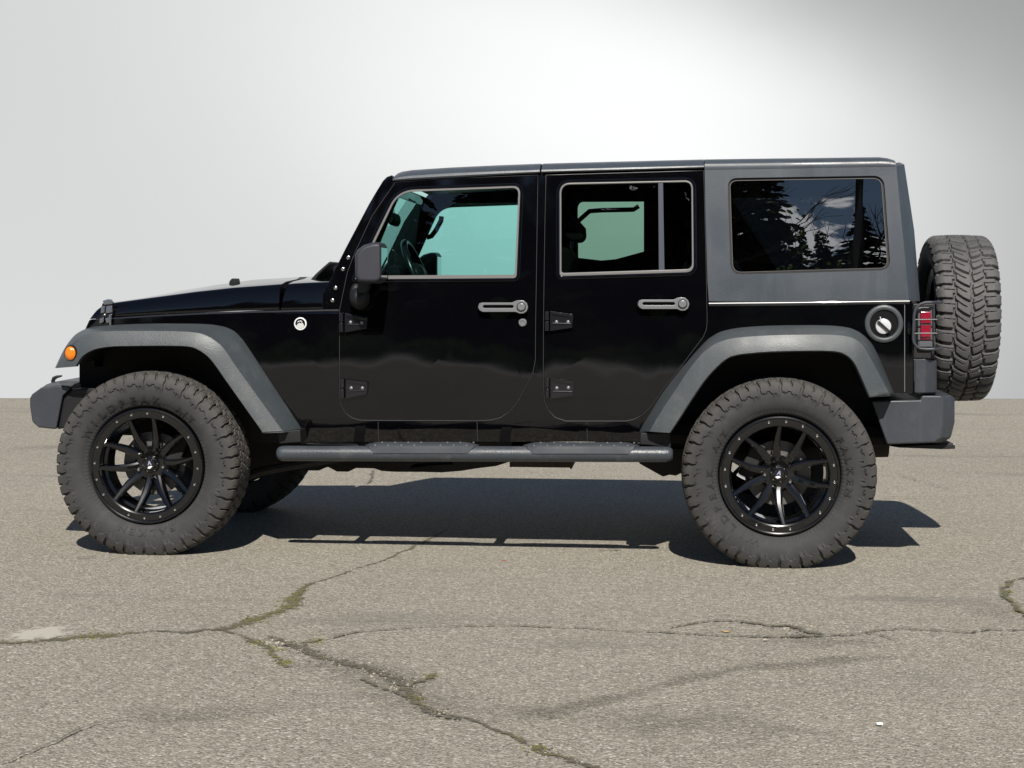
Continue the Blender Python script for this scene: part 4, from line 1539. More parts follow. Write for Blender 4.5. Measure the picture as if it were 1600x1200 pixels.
# ------------------------------------------------------------------ side steps
def side_step():
    a, b = onY(433, 708.5, -0.90), onY(1051.5, 710, -0.90)
    R = 0.0365
    path, rad = [], []
    L = (b - a).length
    dr = (b - a).normalized()
    for k in (0.0, 0.004, 0.012, 0.024, 0.04):
        path.append(a + dr * k)
        rad.append(R * (0.55, 0.72, 0.88, 0.97, 1.0)[(0.0, 0.004, 0.012, 0.024, 0.04).index(k)])
    path += [a + dr * (L * k) for k in (0.2, 0.4, 0.6, 0.8)]
    rad += [R] * 4
    for k, s_ in zip((0.04, 0.024, 0.012, 0.004, 0.0), (1.0, .97, .88, .72, .55)):
        path.append(b - dr * k)
        rad.append(R * s_)
    g = MB()
    g.tube(path, rad, 28)
    st = g.build('side_step', M_STEP, CAR, angle=35)
    for x0, x1 in ((570, 748), (817, 999)):
        g = MB()
        p0, p1 = onY(x0, 708, -0.90), onY(x1, 708, -0.90)
        secs = []
        nS = 22
        for i in range(nS + 1):
            k = i / nS
            x = p0.x + (p1.x - p0.x) * k
            zc = a.z + (b.z - a.z) * (x - a.x) / (b.x - a.x)
            tap = min(1.0, 0.15 + k * 11, 0.15 + (1 - k) * 11)
            a0, a1 = 60 - 0 * tap, 60 + 112 * tap      # from inner top to outer side
            sec = []
            for j in range(9):
                an = math.radians(64 + (a1 - 64) * j / 8)
                ta_ = max(0.0, min(1.0, (an - math.radians(88)) / math.radians(60)))
                rr = R + 0.014 * (1 - ta_) * (0.25 + 0.75 * min(1, k * 9, (1 - k) * 9)) + 0.004 + (0.0025 if 1 < j < 6 and 1 < i < nS - 1 else 0)
                sec.append(Vector((x, -0.90 + rr * math.cos(an), zc + rr * math.sin(an))))
            for j in reversed(range(9)):
                an = math.radians(64 + (a1 - 64) * j / 8)
                sec.append(Vector((x, -0.90 + (R - .002) * math.cos(an), zc + (R - .002) * math.sin(an))))
            secs.append(sec)
        g.loft(secs)
        for i in range(8):
            if i == 4:
                continue
            x = p0.x + (p1.x - p0.x) * (0.1 + 0.8 * i / 7)
            zc = a.z + (b.z - a.z) * (x - a.x) / (b.x - a.x)
            an = math.radians(122)
            g.ball((x, -0.90 + (R + .013) * math.cos(an), zc + (R + .013) * math.sin(an)), 0.0045, 8, 6, 1)
            g.ball((x + 0.03, -0.90 + (R + .0175) * math.cos(an - .45), zc + (R + .0175) * math.sin(an - .45)), 0.0045, 8, 6, 1)
        g.build('step_pad', [M_PAD, M_GREY], st, angle=30)
    for px_ in (548, 782, 1010):
        g = MB()
        q = onY(px_, 709, -0.90)
        g.box((q.x, -0.78, q.z + 0.01), (0.05, 0.22, 0.012))
        g.box((q.x, -0.685, q.z + 0.06), (0.06, 0.03, 0.12))
        g.build('step_bracket', M_BLACK, st)
    return st


mirror(side_step(), CAR)
# pinch seam with bolt heads under the rocker
g = MB()
for rng_ in (((470, 688), (560, 692)), ((930, 690), (998, 688))):
    g = MB()
    pl = [rng_[0], (rng_[1][0], rng_[1][1]), (rng_[1][0], rng_[1][1] + 4), (rng_[0][0], rng_[0][1] + 5)]
    g.prism(PX(pl, -0.71), -0.715, -0.70)
    mirror(g.build('sill_flange', M_BUMP, CAR), CAR)
for bx_, by_ in ((497, 690), (531, 690.5), (578, 691), (943, 691.5), (977.5, 691.5)):
    q = onY(bx_, by_, -0.715)
    g = MB()
    g.ball((q.x, q.y, q.z), 0.008, 10, 8)
    mirror(g.build('sill_bolt', M_BUMP, CAR), CAR)

# ------------------------------------------------------------------ cabin
g = MB()
fl0, fl1 = S(470, 640).x, S(1424, 640).x
zf = S(700, 668).z
g.box(((fl0 + fl1) / 2, 0, zf), (fl1 - fl0 - .03, 1.42, 0.05))
fwx = S(520, 560).x
zc_ = S(520, 470).z
g.box((fwx, 0, (zf + zc_) / 2 + .02), (0.04, 1.30, zc_ - zf))
floor_ = g.build('cabin_floor', M_CABIN, CAR)
# dash, wheel, column
g = MB()
dz0 = onY(600, 441, -0.3)
dx0, dx1 = S(532, 430).x, onY(622, 430, -0.3).x
sec = [(dx0, dz0.z - .30), (dx0, dz0.z + .02), (dx0 + .10, dz0.z + .045), (dx1 - .06, dz0.z + .05), (dx1, dz0.z + .02), (dx1 - .02, dz0.z - .22), (dx1 - .10, dz0.z - .32)]
g.prism(sec, -0.70, 0.70)
q = onY(628, 432, -0.38)
g.prism([(q.x - .14, q.z + .01), (q.x - .02, q.z + .055), (q.x + .015, q.z + .05), (q.x + .03, q.z - .03), (q.x - .1, q.z - .06)], -0.56, -0.20)
g.build('dashboard', M_CABIN, CAR, bevel=0.015, seg=3)
sw = onY(656, 432, -0.38)
g = MB()
tilt = Matrix.Rotation(math.radians(-24), 3, 'Y')
pts = []
for k in range(40):
    an = 2 * PI * k / 40
    pts.append(sw + tilt @ Vector((0, 0.185 * math.cos(an), 0.185 * math.sin(an))))
g.tube(pts, 0.0165, 12, 0, closed=True)
for an in (0.15, PI - .15, -PI / 2):
    g.tube([sw + tilt @ Vector((-.03, 0, 0)), sw + tilt @ Vector((0, 0.18 * math.cos(an), 0.18 * math.sin(an)))], 0.016, 8, 0)
g.ball(tuple(sw + tilt @ Vector((-.02, 0, 0))), (0.05, 0.075, 0.075), 16, 10, 0)
g.tube([sw, sw + tilt @ Vector((-.3, 0, 0))], 0.035, 12, 0)
M_WHEEL, _, _ = mat('steering_leather', (0.012, 0.012, 0.013), 0.28)
g.build('steering_wheel', M_WHEEL, CAR)


def seat(prof, head, y0, y1):
    g = MB()
    ym = (y0 + y1) / 2
    for pl in prof:
        g.prism(PX(pl, ym), y0, y1)
    s_ = g.build('seat', M_CABIN, CAR, bevel=0.035, seg=4)
    g = MB()
    hh = PX(head, ym)
    g.prism(hh, ym - 0.13, ym + 0.13)
    g.build('headrest', M_CABIN, s_, bevel=0.03, seg=4)
    cx = sum(a for a, b in hh) / len(hh)
    zb2 = min(b for a, b in hh)
    for k in (-.06, .06):
        g = MB()
        g.tube([(cx, ym + k, zb2 + .05), (cx - .02, ym + k, zb2 - .10)], 0.007, 8)
        g.build('headrest_post', M_GREY, s_)


FS = [[(690, 500), (842, 508), (850, 530), (840, 560), (700, 560), (685, 520)], [(832, 515), (846, 470), (862, 400), (876, 386), (896, 390), (900, 410), (884, 480), (872, 530), (850, 540)]]
FH = [(876, 344), (886, 338), (902, 342), (914, 356), (915, 372), (908, 379), (894, 378), (880, 366)]
seat(FS, FH, -0.62, -0.14)
seat(FS, FH, 0.14, 0.62)
RS = [[(940, 520), (1060, 524), (1060, 560), (940, 560)], [(1036, 530), (1060, 430), (1068, 408), (1088, 406), (1092, 430), (1078, 520)]]
RH = [(1074, 372), (1092, 372), (1096, 392), (1090, 402), (1076, 400)]
seat(RS, RH, -0.62, -0.05)
seat(RS, RH, 0.05, 0.62)
# padded cage
g = MB()
for s_ in (-1, 1):
    yy = 0.60 * s_
    q0, q1, q2, q3 = onY(612, 300, -0.60), onY(640, 284, -0.60), onY(1106, 279, -0.60), onY(1150, 500, -0.60)
    pts = [onY(556, 432, -0.64), q0, q1, onY(850, 281, -.60), q2]
    g.tube([(q.x, yy, q.z) for q in pts], 0.042, 12)
    g.tube([(q2.x, yy, q2.z), (q3.x + .3, yy, q3.z)], 0.042, 12)
    b0, b1 = onY(852, 281, -0.60), onY(842, 640, -0.60)
    g.tube([(b0.x, yy, b0.z), (b1.x, yy * 1.08, b1.z)], 0.045, 12)
for px_ in (850, 1100):
    q = onY(px_, 281, 0)
    q = Vector((onY(px_, 281, -0.60).x, 0, onY(px_, 281, -0.60).z))
    g.tube([(q.x, -.6, q.z), (q.x, .6, q.z)], 0.042, 12)
g.build('roll_cage', M_CABIN, CAR)
for s_ in (-1, 1):
    g = MB()
    g.prism(PX([(604, 432), (607, 398), (632, 346), (652, 316), (693, 310), (693, 326), (676, 326), (661, 352), (653, 378), (648, 432)], 0.64), 0.62 * s_, 0.66 * s_) if s_ > 0 else g.prism(PX([(536, 432), (560, 380), (600, 300), (622, 300), (600, 345), (566, 432)], -0.66), -0.67, -0.62)
    g.build('pillar_trim', M_CABIN, CAR, bevel=0.012)
# grab handles seen against the far glass
g = MB()
pts = [onY(a, b, 0.655) for a, b in ((690, 338), (689, 345), (681, 360), (674, 369), (667, 371))]
g.tube(pts, 0.014, 10)
g.build('grab_handle', M_CABIN, CAR)
g = MB()
pts = [onY(a, b, 0.56) for a, b in ((904, 345), (921, 330), (940, 328.5), (990, 327.5), (998, 322))]
g.tube(pts, 0.013, 10)
g.build('grab_handle', M_CABIN, CAR)
# trim behind the rear doors
g = MB()
pl = [(1006, 296), (1110, 294), (1110, 480), (1006, 480)]
g.prism(PX(pl, 0.66), 0.655, 0.68)
g.build('cabin_trim', M_CABIN, CAR)
g = MB()
pl = [(880, 400), (905, 403), (940, 407), (962, 405), (1006, 393), (1030, 393), (1030, 480), (880, 480)]
g.prism(PX(pl, 0.64), 0.635, 0.65)
g.build('seat_side', M_CABIN, CAR)
g = MB()
q = onY(616, 343, 0.0)
g.loft([[Vector((q.x + .02 * math.sin(a) * s_, q.y + yy, q.z + .035 * math.cos(a) * s_)) for a in [2 * PI * k / 12 for k in range(12)]] for yy, s_ in ((-.12, .6), (-.10, .95), (0, 1.0), (.10, .95), (.12, .6))])
g.tube([q, q + Vector((-0.02, 0, .09))], 0.012, 8)
g.build('cabin_mirror', M_CABIN, CAR)

# ------------------------------------------------------------------ underbody
for s_ in (-1, 1):
    g = MB()
    g.box((0.0, 0.42 * s_, 0.585), (4.1, 0.07, 0.11))
    g.build('chassis_rail', M_UNDER, CAR, bevel=0.006)
for x in (-1.9, -0.75, 0.35, 1.05, 1.95):
    g = MB()
    g.box((x, 0, 0.57), (0.08, 0.77, 0.08))
    g.build('chassis_crossbar', M_UNDER, CAR, bevel=0.006)
g = MB()
sk = [(376, 690), (376, 738), (400, 736), (425, 728), (440, 724), (462, 731), (474, 735.4), (498, 735.4), (512, 729.5), (526, 737), (544, 737.2), (556, 731.5), (584, 732), (596, 736), (616, 737.4), (660, 737.6), (690, 738.4), (720, 736), (745, 732), (775, 728.4), (796, 721.5), (800, 690)]
hl = [(640, 730.4), (646, 726), (660, 722.2), (707, 721.8), (707, 724.8), (672, 726.4), (650, 729.6)]
g.prism(PX(sk, -0.12), -0.12, 0.16, 0, [PX(hl, -0.12)])
g.build('skid_plate', M_UNDER, CAR, bevel=0.01)
g = MB()
g.prism(PX([(799, 700), (895, 700), (895, 729.5), (893, 730), (892, 727.6), (803, 726.6), (801, 727), (799, 726)], -0.1), -0.2, 0.1)
g.build('crossmember', M_RUST, CAR)
for s_ in (-1, 1):
    g = MB()
    pl = PX([(985, 700), (1000, 724), (1036, 744), (1046, 741), (1056, 742.5), (1063, 739), (1120, 742), (1120, 700)], -0.5)
    g.prism(pl, 0.50 * s_ - .03, 0.50 * s_ + .03)
    g.build('control_arm', M_UNDER, CAR, bevel=0.006)
    a = onY(330, 762, -0.5)
    b = onY(414, 735, -0.5)
    g = MB()
    g.tube([(a.x, .5 * s_, a.z), (b.x, .5 * s_, b.z), (b.x + .45, .45 * s_, b.z + .08)], 0.022, 8)
    g.build('control_arm', M_UNDER, CAR)
for x, oy in ((-1.503, 0.12), (1.485, 0.0)):
    g = MB()
    g.tube([(x, -0.66, 0.43), (x, 0.66, 0.43)], 0.045, 14)
    g.ball((x, oy, 0.43), (0.15, 0.15, 0.15), 16, 12)
    g.build('axle', M_UNDER, CAR)
    for s_ in (-1, 1):
        g = MB()
        pts = [(x + .065 * math.cos(a), 0.50 * s_ + .065 * math.sin(a), 0.5 + 0.33 * a / (12 * PI)) for a in [12 * PI * k / 90 for k in range(91)]]
        g.tube(pts, 0.009, 6)
        g.build('coil_spring', M_UNDER, CAR)
g = MB()
g.box((-1.05, 0, 0.88), (1.2, 1.0, 0.5))
g.build('engine', M_UNDER, CAR)
g = MB()
g.tube([(1.0, -0.30, .52), (1.25, -.30, .52), (2.05, -.30, .55)], [.09, .09, .09], 14)
g.build('exhaust', M_UNDER, CAR)
g = MB()
g.tube([(-0.6, 0.05, .45), (1.45, 0.0, .45)], 0.035, 10)
g.build('drive_shaft', M_UNDER, CAR)

# ------------------------------------------------------------------ tyres
def tri(x):
    x = x - np.floor(x)
    return np.abs(x * 2 - 1) * 2 - 1


def sst(x, a, b):
    q = np.clip((x - a) / (b - a), 0, 1)
    return q * q * (3 - 2 * q)


PROF = [(.2755, .112), (.279, .122), (.285, .1295), (.290, .1335), (.297, .137), (.302, .1415), (.310, .147), (.320, .1515), (.332, .1552), (.345, .1572), (.358, .1578), (.370, .1570), (.380, .1552), (.390, .1522), (.398, .1487), (.406, .1440), (.413, .1385), (.419, .1320), (.4235, .1245), (.4268, .1160)]


KR = (.449 - .2755) / (.4312 - .2755)


def tyre_mesh(name, style, N):
    # arc-length parameter from the middle of the tread outwards
    crown = [(.4268 + (.4312 - .4268) * (1 - (k / 26 * 2 - 1) ** 2) if False else .4312 - .0044 * (abs(k - 26) / 26) ** 2, .1160 * (k - 26) / 26) for k in range(1, 52)]
    fineP = []
    for i in range(len(PROF) - 1):
        a, b = PROF[i], PROF[i + 1]
        n = 1 if a[0] < .37 else 3
        for k in range(n):
            fineP.append((a[0] + (b[0] - a[0]) * k / n, a[1] + (b[1] - a[1]) * k / n))
    fineP.append(PROF[-1])
    prof = [(r, -y) for r, y in fineP] + crown + [(r, y) for r, y in reversed(fineP)]
    pr = np.array(prof)
    pr[:, 0] = .2755 + (pr[:, 0] - .2755) * KR
    m = len(pr)
    ds = np.r_[0, np.cumsum(np.hypot(np.diff(pr[:, 0]), np.diff(pr[:, 1])))]
    s = ds - ds[-1] / 2
    nrm = np.zeros_like(pr)
    tg = np.gradient(pr, axis=0)
    nrm[:, 0], nrm[:, 1] = tg[:, 1], -tg[:, 0]
    nrm /= np.linalg.norm(nrm, axis=1)[:, None]
    nt = 24 * N if style == 'at' else 30 * N
    th = np.arange(nt) * 2 * PI / nt
    T, Sg = np.meshgrid(th, s, indexing='ij')
    U = T * N / (2 * PI)
    A = np.abs(Sg)
    sg = np.where(Sg < 0, -1.0, 1.0)
    R0 = np.broadcast_to(pr[:, 0], T.shape)
    h = np.zeros_like(T)
    D = 0.0125
    if style == 'at':
        Uo = U + np.where(Sg < 0, 0.0, 0.5)
        # shoulder lugs in pairs that run well down the wall
        ph = Uo + 1.6 * (A - .10) + 0.05 * tri(A / .05)
        fr = ph - np.floor(ph)
        pq = ph / 2 - np.floor(ph / 2)
        edge = np.abs(fr - .5)
        pair = (np.abs(pq - .5) > .25)                    # groove between pairs
        lat = np.where(pair, sst(edge, .34, .39), sst(edge, .39, .43) * sst(A, .162, .150))
        gate = sst(A, .070, .073)
        h = np.maximum(h, lat * gate)
        z1 = np.abs(A - (.071 + .006 * np.sign(tri(Uo * 1.0)) * np.minimum(1, 3 * np.abs(tri(Uo)))))
        h = np.maximum(h, sst(z1, .0052, .0036))
        z2b = np.abs(A - (.026 + .007 * tri(U + .3)))
        h = np.maximum(h, sst(z2b, .0045, .003))
        cph = U + 7.0 * Sg + 0.12 * tri(Sg / .02)
        cf = cph - np.floor(cph)
        h = np.maximum(h, sst(np.abs(cf - .5), .36, .42) * sst(A, .064, .060))
        sp = np.abs((ph * 2 + .5 - np.floor(ph * 2 + .5)) - .5)
        h = np.maximum(h, 0.30 * sst(sp, .44, .47) * gate * sst(A, .140, .132))
        h = np.maximum(h, 0.45 * sst(np.abs(A - .118), .0022, .0012))
        dep = D * h
        endl = .193 + .0075 * np.sin(2 * PI * pq + .6) + .0035 * np.sign(np.sin(6 * PI * pq))
        wall = sst(A, endl - .0015, endl + .001)
        base_wall = 0.0066 * wall
        disp = -np.maximum(dep * (1 - .45 * sst(A, .15, .19)) * sst(A, endl + .002, endl - .002), 0) - base_wall
        # ribbed bead band
        rb = sst(np.abs((U * 2.0 - np.floor(U * 2.0)) - .5), .30, .42)
        disp -= 0.0016 * rb * ((R0 > .283) & (R0 < .2985))
        disp += 0.0014 * ((R0 > .2995) & (R0 < .3035))
    else:
        # mud tyre: sweeping curved lugs meeting an off-centre groove
        g0 = Sg - (-.010)
        z0 = np.abs(g0 - .0035 * tri(U))
        h = sst(z0, .0072, .005)
        ph = U + np.where(g0 < 0, .35, 0.0) + 1.25 * (np.abs(g0) / .12) ** 1.7 * np.where(g0 < 0, 1, 1)
        fr = ph - np.floor(ph)
        wdt = .11 + .5 * A
        h = np.maximum(h, sst(np.abs(fr - .5), .5 - wdt, .5 - wdt + .05))
        # separate shoulder blocks outside a stepped groove
        shoulder = A > .070
        ps = U + np.where(g0 < 0, .62, .12) + 1.3 * (A - .07)
        fs_ = ps - np.floor(ps)
        h = np.maximum(h, .6 * sst(np.abs(fr - .42), .045, .03) * sst(A, .014, .020))
        hs = np.maximum(sst(np.abs(fs_ - .5), .33, .38), .5 * sst(np.abs(fs_ - .28), .03, .015) * sst(A, .128, .120))
        h = np.where(shoulder, hs, h)
        z1 = np.abs(A - (.070 + .005 * np.sign(tri(ps + .25))))
        h = np.maximum(h, sst(z1, .0058, .0042))
        endl = .172 + .006 * np.sign(tri(ph + .3))
        wall = sst(A, endl - .002, endl + .001)
        base_wall = 0.006 * wall * sst(R0, .345, .36) + 0.006 * sst(R0, .36, .345)
        disp = -(0.016 * h) * sst(A, endl + .003, endl - .006) - base_wall
        disp = disp
    rr = R0 + nrm[None, :, 0] * disp
    yy = np.broadcast_to(pr[:, 1], T.shape) + nrm[None, :, 1] * disp
    V = np.stack([rr * np.cos(T), yy, rr * np.sin(T)], -1).reshape(-1, 3)
    i, j = np.meshgrid(np.arange(nt), np.arange(m - 1), indexing='ij')
    i2 = (i + 1) % nt
    Fq = np.stack([i * m + j, i * m + j + 1, i2 * m + j + 1, i2 * m + j], -1).reshape(-1, 4)
    me = bpy.data.meshes.new(name)
    me.vertices.add(len(V))
    me.vertices.foreach_set('co', V.astype(np.float32).ravel())
    me.loops.add(Fq.size)
    me.loops.foreach_set('vertex_index', Fq.astype(np.int32).ravel())
    me.polygons.add(len(Fq))
    me.polygons.foreach_set('loop_start', np.arange(0, Fq.size, 4, dtype=np.int32))
    me.update(calc_edges=True)
    bm = bmesh.new()
    bm.from_mesh(me)
    bmesh.ops.recalc_face_normals(bm, faces=bm.faces[:])
    bm.to_mesh(me)
    bm.free()
    me.shade_smooth()
    me.set_sharp_from_angle(angle=math.radians(33))
    return me


def wall_text(txt, th0, th1, r0, size, y):
    """raised lettering round the wall, tops outward, read clockwise from th0 down to th1 (degrees)"""
    g = MB()
    n = len(txt)
    for k, ch in enumerate(txt):
        if ch == ' ':
            continue
        cu = bpy.data.curves.new('letter', 'FONT')
        cu.body = ch
        cu.size = size * 1.4
        cu.align_x = 'CENTER'
        cu.extrude = 0.0012
        cu.offset = size * 0.035
        ob = bpy.data.objects.new('letter', cu)
        COL.objects.link(ob)
        bpy.context.view_layer.update()
        ms_ = bpy.data.meshes.new_from_object(ob.evaluated_get(bpy.context.evaluated_depsgraph_get()))
        th = math.radians(th0 + (th1 - th0) * (k + .5) / n)
        rad_ = Vector((math.cos(th), 0, math.sin(th)))
        tan = Vector((math.sin(th), 0, -math.cos(th)))
        vs = []
        for q in ms_.vertices:
            rr = r0 + q.co.y
            yy = 1.05 * np.interp(.2755 + (rr - .2755) / KR, [.297, .302, .310, .320, .332, .345, .358], [.1325, .1372, .1427, .1472, .1509, .1529, .1535])
            vs.append(rad_ * rr + tan * (q.co.x * 1.38) + Vector((0, -yy - q.co.z, 0)))
        g.add(vs, [tuple(f.vertices) for f in ms_.polygons])
        bpy.data.objects.remove(ob)
        bpy.data.curves.remove(cu)
        bpy.data.meshes.remove(ms_)
    return g


AT = tyre_mesh('tyre', 'at', 52)
AT.materials.append(M_TYRE)
MT = tyre_mesh('spare_tyre', 'mt', 36)
MT.materials.append(M_TYREOLD)


# ------------------------------------------------------------------ wheels (built facing -Y about their own hub)
def make_wheel():
    g = MB()
    # outer ring with chamfers, then barrel
    g.lathe((0, 0, 0), [(.2765, -.112), (.2780, -.126), (.2770, -.1325), (.2735, -.1370), (.2690, -.1385), (.2645, -.1365), (.2620, -.1320), (.2360, -.1320), (.2300, -.1290), (.2255, -.1210), (.2240, -.095), (.2300, -.085), (.2300, -.060), (.2180, -.050), (.2180, .060), (.2330, .075), (.2330, .105), (.2700, .118), (.2765, .112)], 96, 0, closed=True)
    # bolts round the ring
    for k in range(20):
        if k % 5 == 2:
            continue
        an = 2 * PI * (k + .5) / 20
        g.lathe((.251 * math.cos(an), -.132, .251 * math.sin(an)), [(0.0001, -0.002), (0.003, -0.002), (0.0038, -0.005), (0.0052, -0.005), (0.0066, -0.002), (0.007, 0.001)], 12, 1)
    # hub
    g.lathe((0, 0, 0), [(.0001, -.052), (.056, -.052), (.072, -.049), (.084, -.040), (.090, -.022), (.090, .03), (.0001, .03)], 50, 0)
    for k in range(5):
        c0 = math.radians(90 + 72 * k)
        for sd in (-1, 1):
            st = [(.040, math.radians(14), .044, -.044, -.018), (.080, math.radians(20.5), .041, -.058, -.015), (.132, math.radians(20.0), .037, -.084, -.030), (.180, math.radians(17.2), .029, -.106, -.058), (.229, math.radians(14.8), .021, -.127, -.090)]
            secs = []
            for idx, (r, da, wd, yfr, ybk) in enumerate(st):
                an = c0 + sd * da
                cpt = Vector((r * math.cos(an), 0, r * math.sin(an)))
                a0 = c0 + sd * st[max(idx - 1, 0)][1]
                a1 = c0 + sd * st[min(idx + 1, 4)][1]
                q0 = Vector((st[max(idx - 1, 0)][0] * math.cos(a0), 0, st[max(idx - 1, 0)][0] * math.sin(a0)))
                q1 = Vector((st[min(idx + 1, 4)][0] * math.cos(a1), 0, st[min(idx + 1, 4)][0] * math.sin(a1)))
                tn = (q1 - q0).normalized()
                sdv = Vector((-tn.z, 0, tn.x))
                secs.append([cpt + sdv * (wd * a) + Vector((0, b, 0)) for a, b in ((-.5, ybk), (-.5, yfr + .018), (-.42, yfr + .0045), (-.20, yfr), (.20, yfr), (.42, yfr + .0045), (.5, yfr + .018), (.5, ybk))])
            g.loft(secs)
    wh = g.build('wheel', [M_RIM, M_METAL, M_RIMCUT], CAR, angle=24)
    g = MB()
    g.lathe((0, 0, 0), [(.0001, -.078), (.026, -.078), (.0285, -.075), (.030, -.070), (.036, -.068), (.040, -.064), (.042, -.05)], 40, 0)
    for k in range(6):
        an = 2 * PI * k / 6
        g.lathe((.0355 * math.cos(an), -.068, .0355 * math.sin(an)), [(.0001, -.002), (.0028, -.002), (.003, .001)], 10, 1)
    for pl, mi in (([(-.013, -.016), (-.001, -.020), (.013, -.010), (.006, -.006), (-.006, -.008)], 2), ([(-.010, -.003), (-.002, .018), (.002, .018), (.010, -.003), (.004, -.001), (0, .006), (-.004, -.001)], 3)):
        g.prism(pl, -.0795, -.077, mi)
    g.build('centre_cap', [M_RIM, M_METAL, M_WHITE, M_BLUE], wh, angle=24)
    for k in range(5):
        an = math.radians(90 + 36 + 72 * k)
        g = MB()
        g.lathe((.0635 * math.cos(an), -.047, .0635 * math.sin(an)), [(.0001, -.026), (.006, -.026), (.0095, -.021), (.0105, -.004), (.013, .0), (.0135, .004)], 6 if False else 12, 0)
        g.build('lug_nut', M_METAL if k % 2 else M_RIM, wh, angle=24)
    return wh


W0 = make_wheel()
ty = bpy.data.objects.new('tyre', AT)
COL.objects.link(ty)
ty.parent = W0
ty.scale = (1, 1.05, 1)
tx = wall_text('WILDPEAK', 149, 68, .305, .030, 0)
tx2 = wall_text('A/T', 55, 35, .307, .027, 0)
tx3 = wall_text('FALKEN', 292, 238, .306, .029, 0)
tx.add(tx2.v, tx2.f)
tx.add(tx3.v, tx3.f)
le_ = tx.build('tyre_lettering', M_LETTER, W0, smooth=False)


def kids(o):
    return [k for k in bpy.data.objects if k.parent == o]


def copy_tree(o, parent):
    c = o.copy()
    COL.objects.link(c)
    c.parent = parent
    for k in kids(o):
        copy_tree(k, c)
    return c


def spin(wh, rot_deg, tyre_deg):
    for k in kids(wh):
        if k.name.startswith('tyre'):
            k.rotation_euler = (0, -math.radians(tyre_deg), 0)


XF, XR = -1.503, 1.485
RT = 0.427
rears = copy_tree(W0, CAR)
farf = copy_tree(W0, CAR)
farr = copy_tree(W0, CAR)
spw = copy_tree(W0, CAR)
W0.location = (XF, -0.785, RT)
W0.rotation_euler = (0, -math.radians(7), 0)
spin(W0, 7, 0)
rears.location = (XR, -0.785, RT)
rears.rotation_euler = (0, math.radians(15), 0)
spin(rears, -15, 120)
farf.location = (XF, 0.785, RT)
farf.rotation_euler = (0, 0.4, PI)
farr.location = (XR, 0.785, RT)
farr.rotation_euler = (0, 1.0, PI)
# spare on the tailgate: a different, older tyre, facing backwards
for k in kids(spw):
    if k.name.startswith('tyre_lettering'):
        bpy.data.objects.remove(k)
    elif k.name.startswith('tyre'):
        k.data = MT
spw.name = 'spare_wheel'
spx = onY(1493, 497, -0.05)
spw.location = (spx.x, -0.05, spx.z)
spw.rotation_euler = (0, 0.2, PI / 2)
spw.rotation_mode = 'XYZ'
SPS = 0.932
spw.scale = (SPS, SPS * 1.04, SPS)

# brakes
for x in (XF, XR):
    for s_ in (-1, 1):
        yc = 0.785 * s_ - s_ * 0.005
        g = MB()
        g.lathe((x, yc, RT), [(.0001, .03 * s_), (.068, .03 * s_), (.075, .006 * s_), (.152, .006 * s_), (.154, 0), (.152, -.012 * s_), (.0001, -.012 * s_)], 44, 0)
        bd = g.build('brake_disc', M_ROTOR, CAR, angle=30)
        g = MB()
        rot = Matrix.Rotation(0.4, 3, 'Y')
        g.box((x + (0.12 if x < 0 else -0.12), yc, RT + .06), (0.07, 0.10, 0.17), 0, rot)
        g.build('brake_caliper', M_UNDER, bd, bevel=0.01)

# ================================================================== what stands behind the viewpoint and shows in the paint and glass
M_LEAF, t, p = mat('conifer_needles', (0.03, 0.05, 0.02), 0.8)
c = objco(t)
t.l.new(t.mix(t.noise(c, 0.6, 4), (0.012, 0.022, 0.009, 1), (0.050, 0.075, 0.020, 1)), p.inputs['Base Color'])
M_LEAF2, t, p = mat('backlit_shrub_leaves', (0.16, 0.30, 0.03), 0.7)  # bright green stands in for sunlight passing through the leaves
M_BARK, t, p = mat('bark', (0.05, 0.04, 0.032), 0.9)
rt = random.Random(3)
tv, tf, tm = [], [], []


def leafquad(c_, d, wd, mi):
    o = len(tv)
    side = d.cross(Vector((rt.uniform(-1, 1), rt.uniform(-1, 1), rt.uniform(.3, 1)))).normalized() * wd
    for q in (c_ - side * .5, c_ + d * .6 - side, c_ + d * 1.1, c_ + d * .6 + side, c_ + side * .5):
        tv.append(tuple(q))
    tf.append((o, o + 1, o + 2, o + 3, o + 4))
    tm.append(mi)


def conifer(x, y, h, r):
    o = len(tv)
    n = int(h * 42)
    for i in range(n):
        k = (i / n) ** 0.85
        z = h * (0.06 + 0.94 * k)
        L = r * (1 - k) ** 0.8 * rt.uniform(.6, 1.15) + .15
        an = rt.uniform(0, 2 * PI)
        dv = Vector((math.cos(an), math.sin(an), -0.28))
        for q in range(4):
            a = q / 4
            leafquad(Vector((x, y, z)) + dv * (L * a), (dv + Vector((rt.uniform(-.5, .5), rt.uniform(-.5, .5), rt.uniform(-.3, .1)))) * (L * .38), L * .10 + .05, 0)
    seg = 7
    o = len(tv)
    for zz, rr in ((0, .22), (h * .95, .03)):
        for q in range(seg):
            tv.append((x + rr * math.cos(2 * PI * q / seg), y + rr * math.sin(2 * PI * q / seg), zz))
    for q in range(seg):
        tf.append((o + q, o + (q + 1) % seg, o + seg + (q + 1) % seg, o + seg + q))
        tm.append(2)


rb_ = random.Random(21)


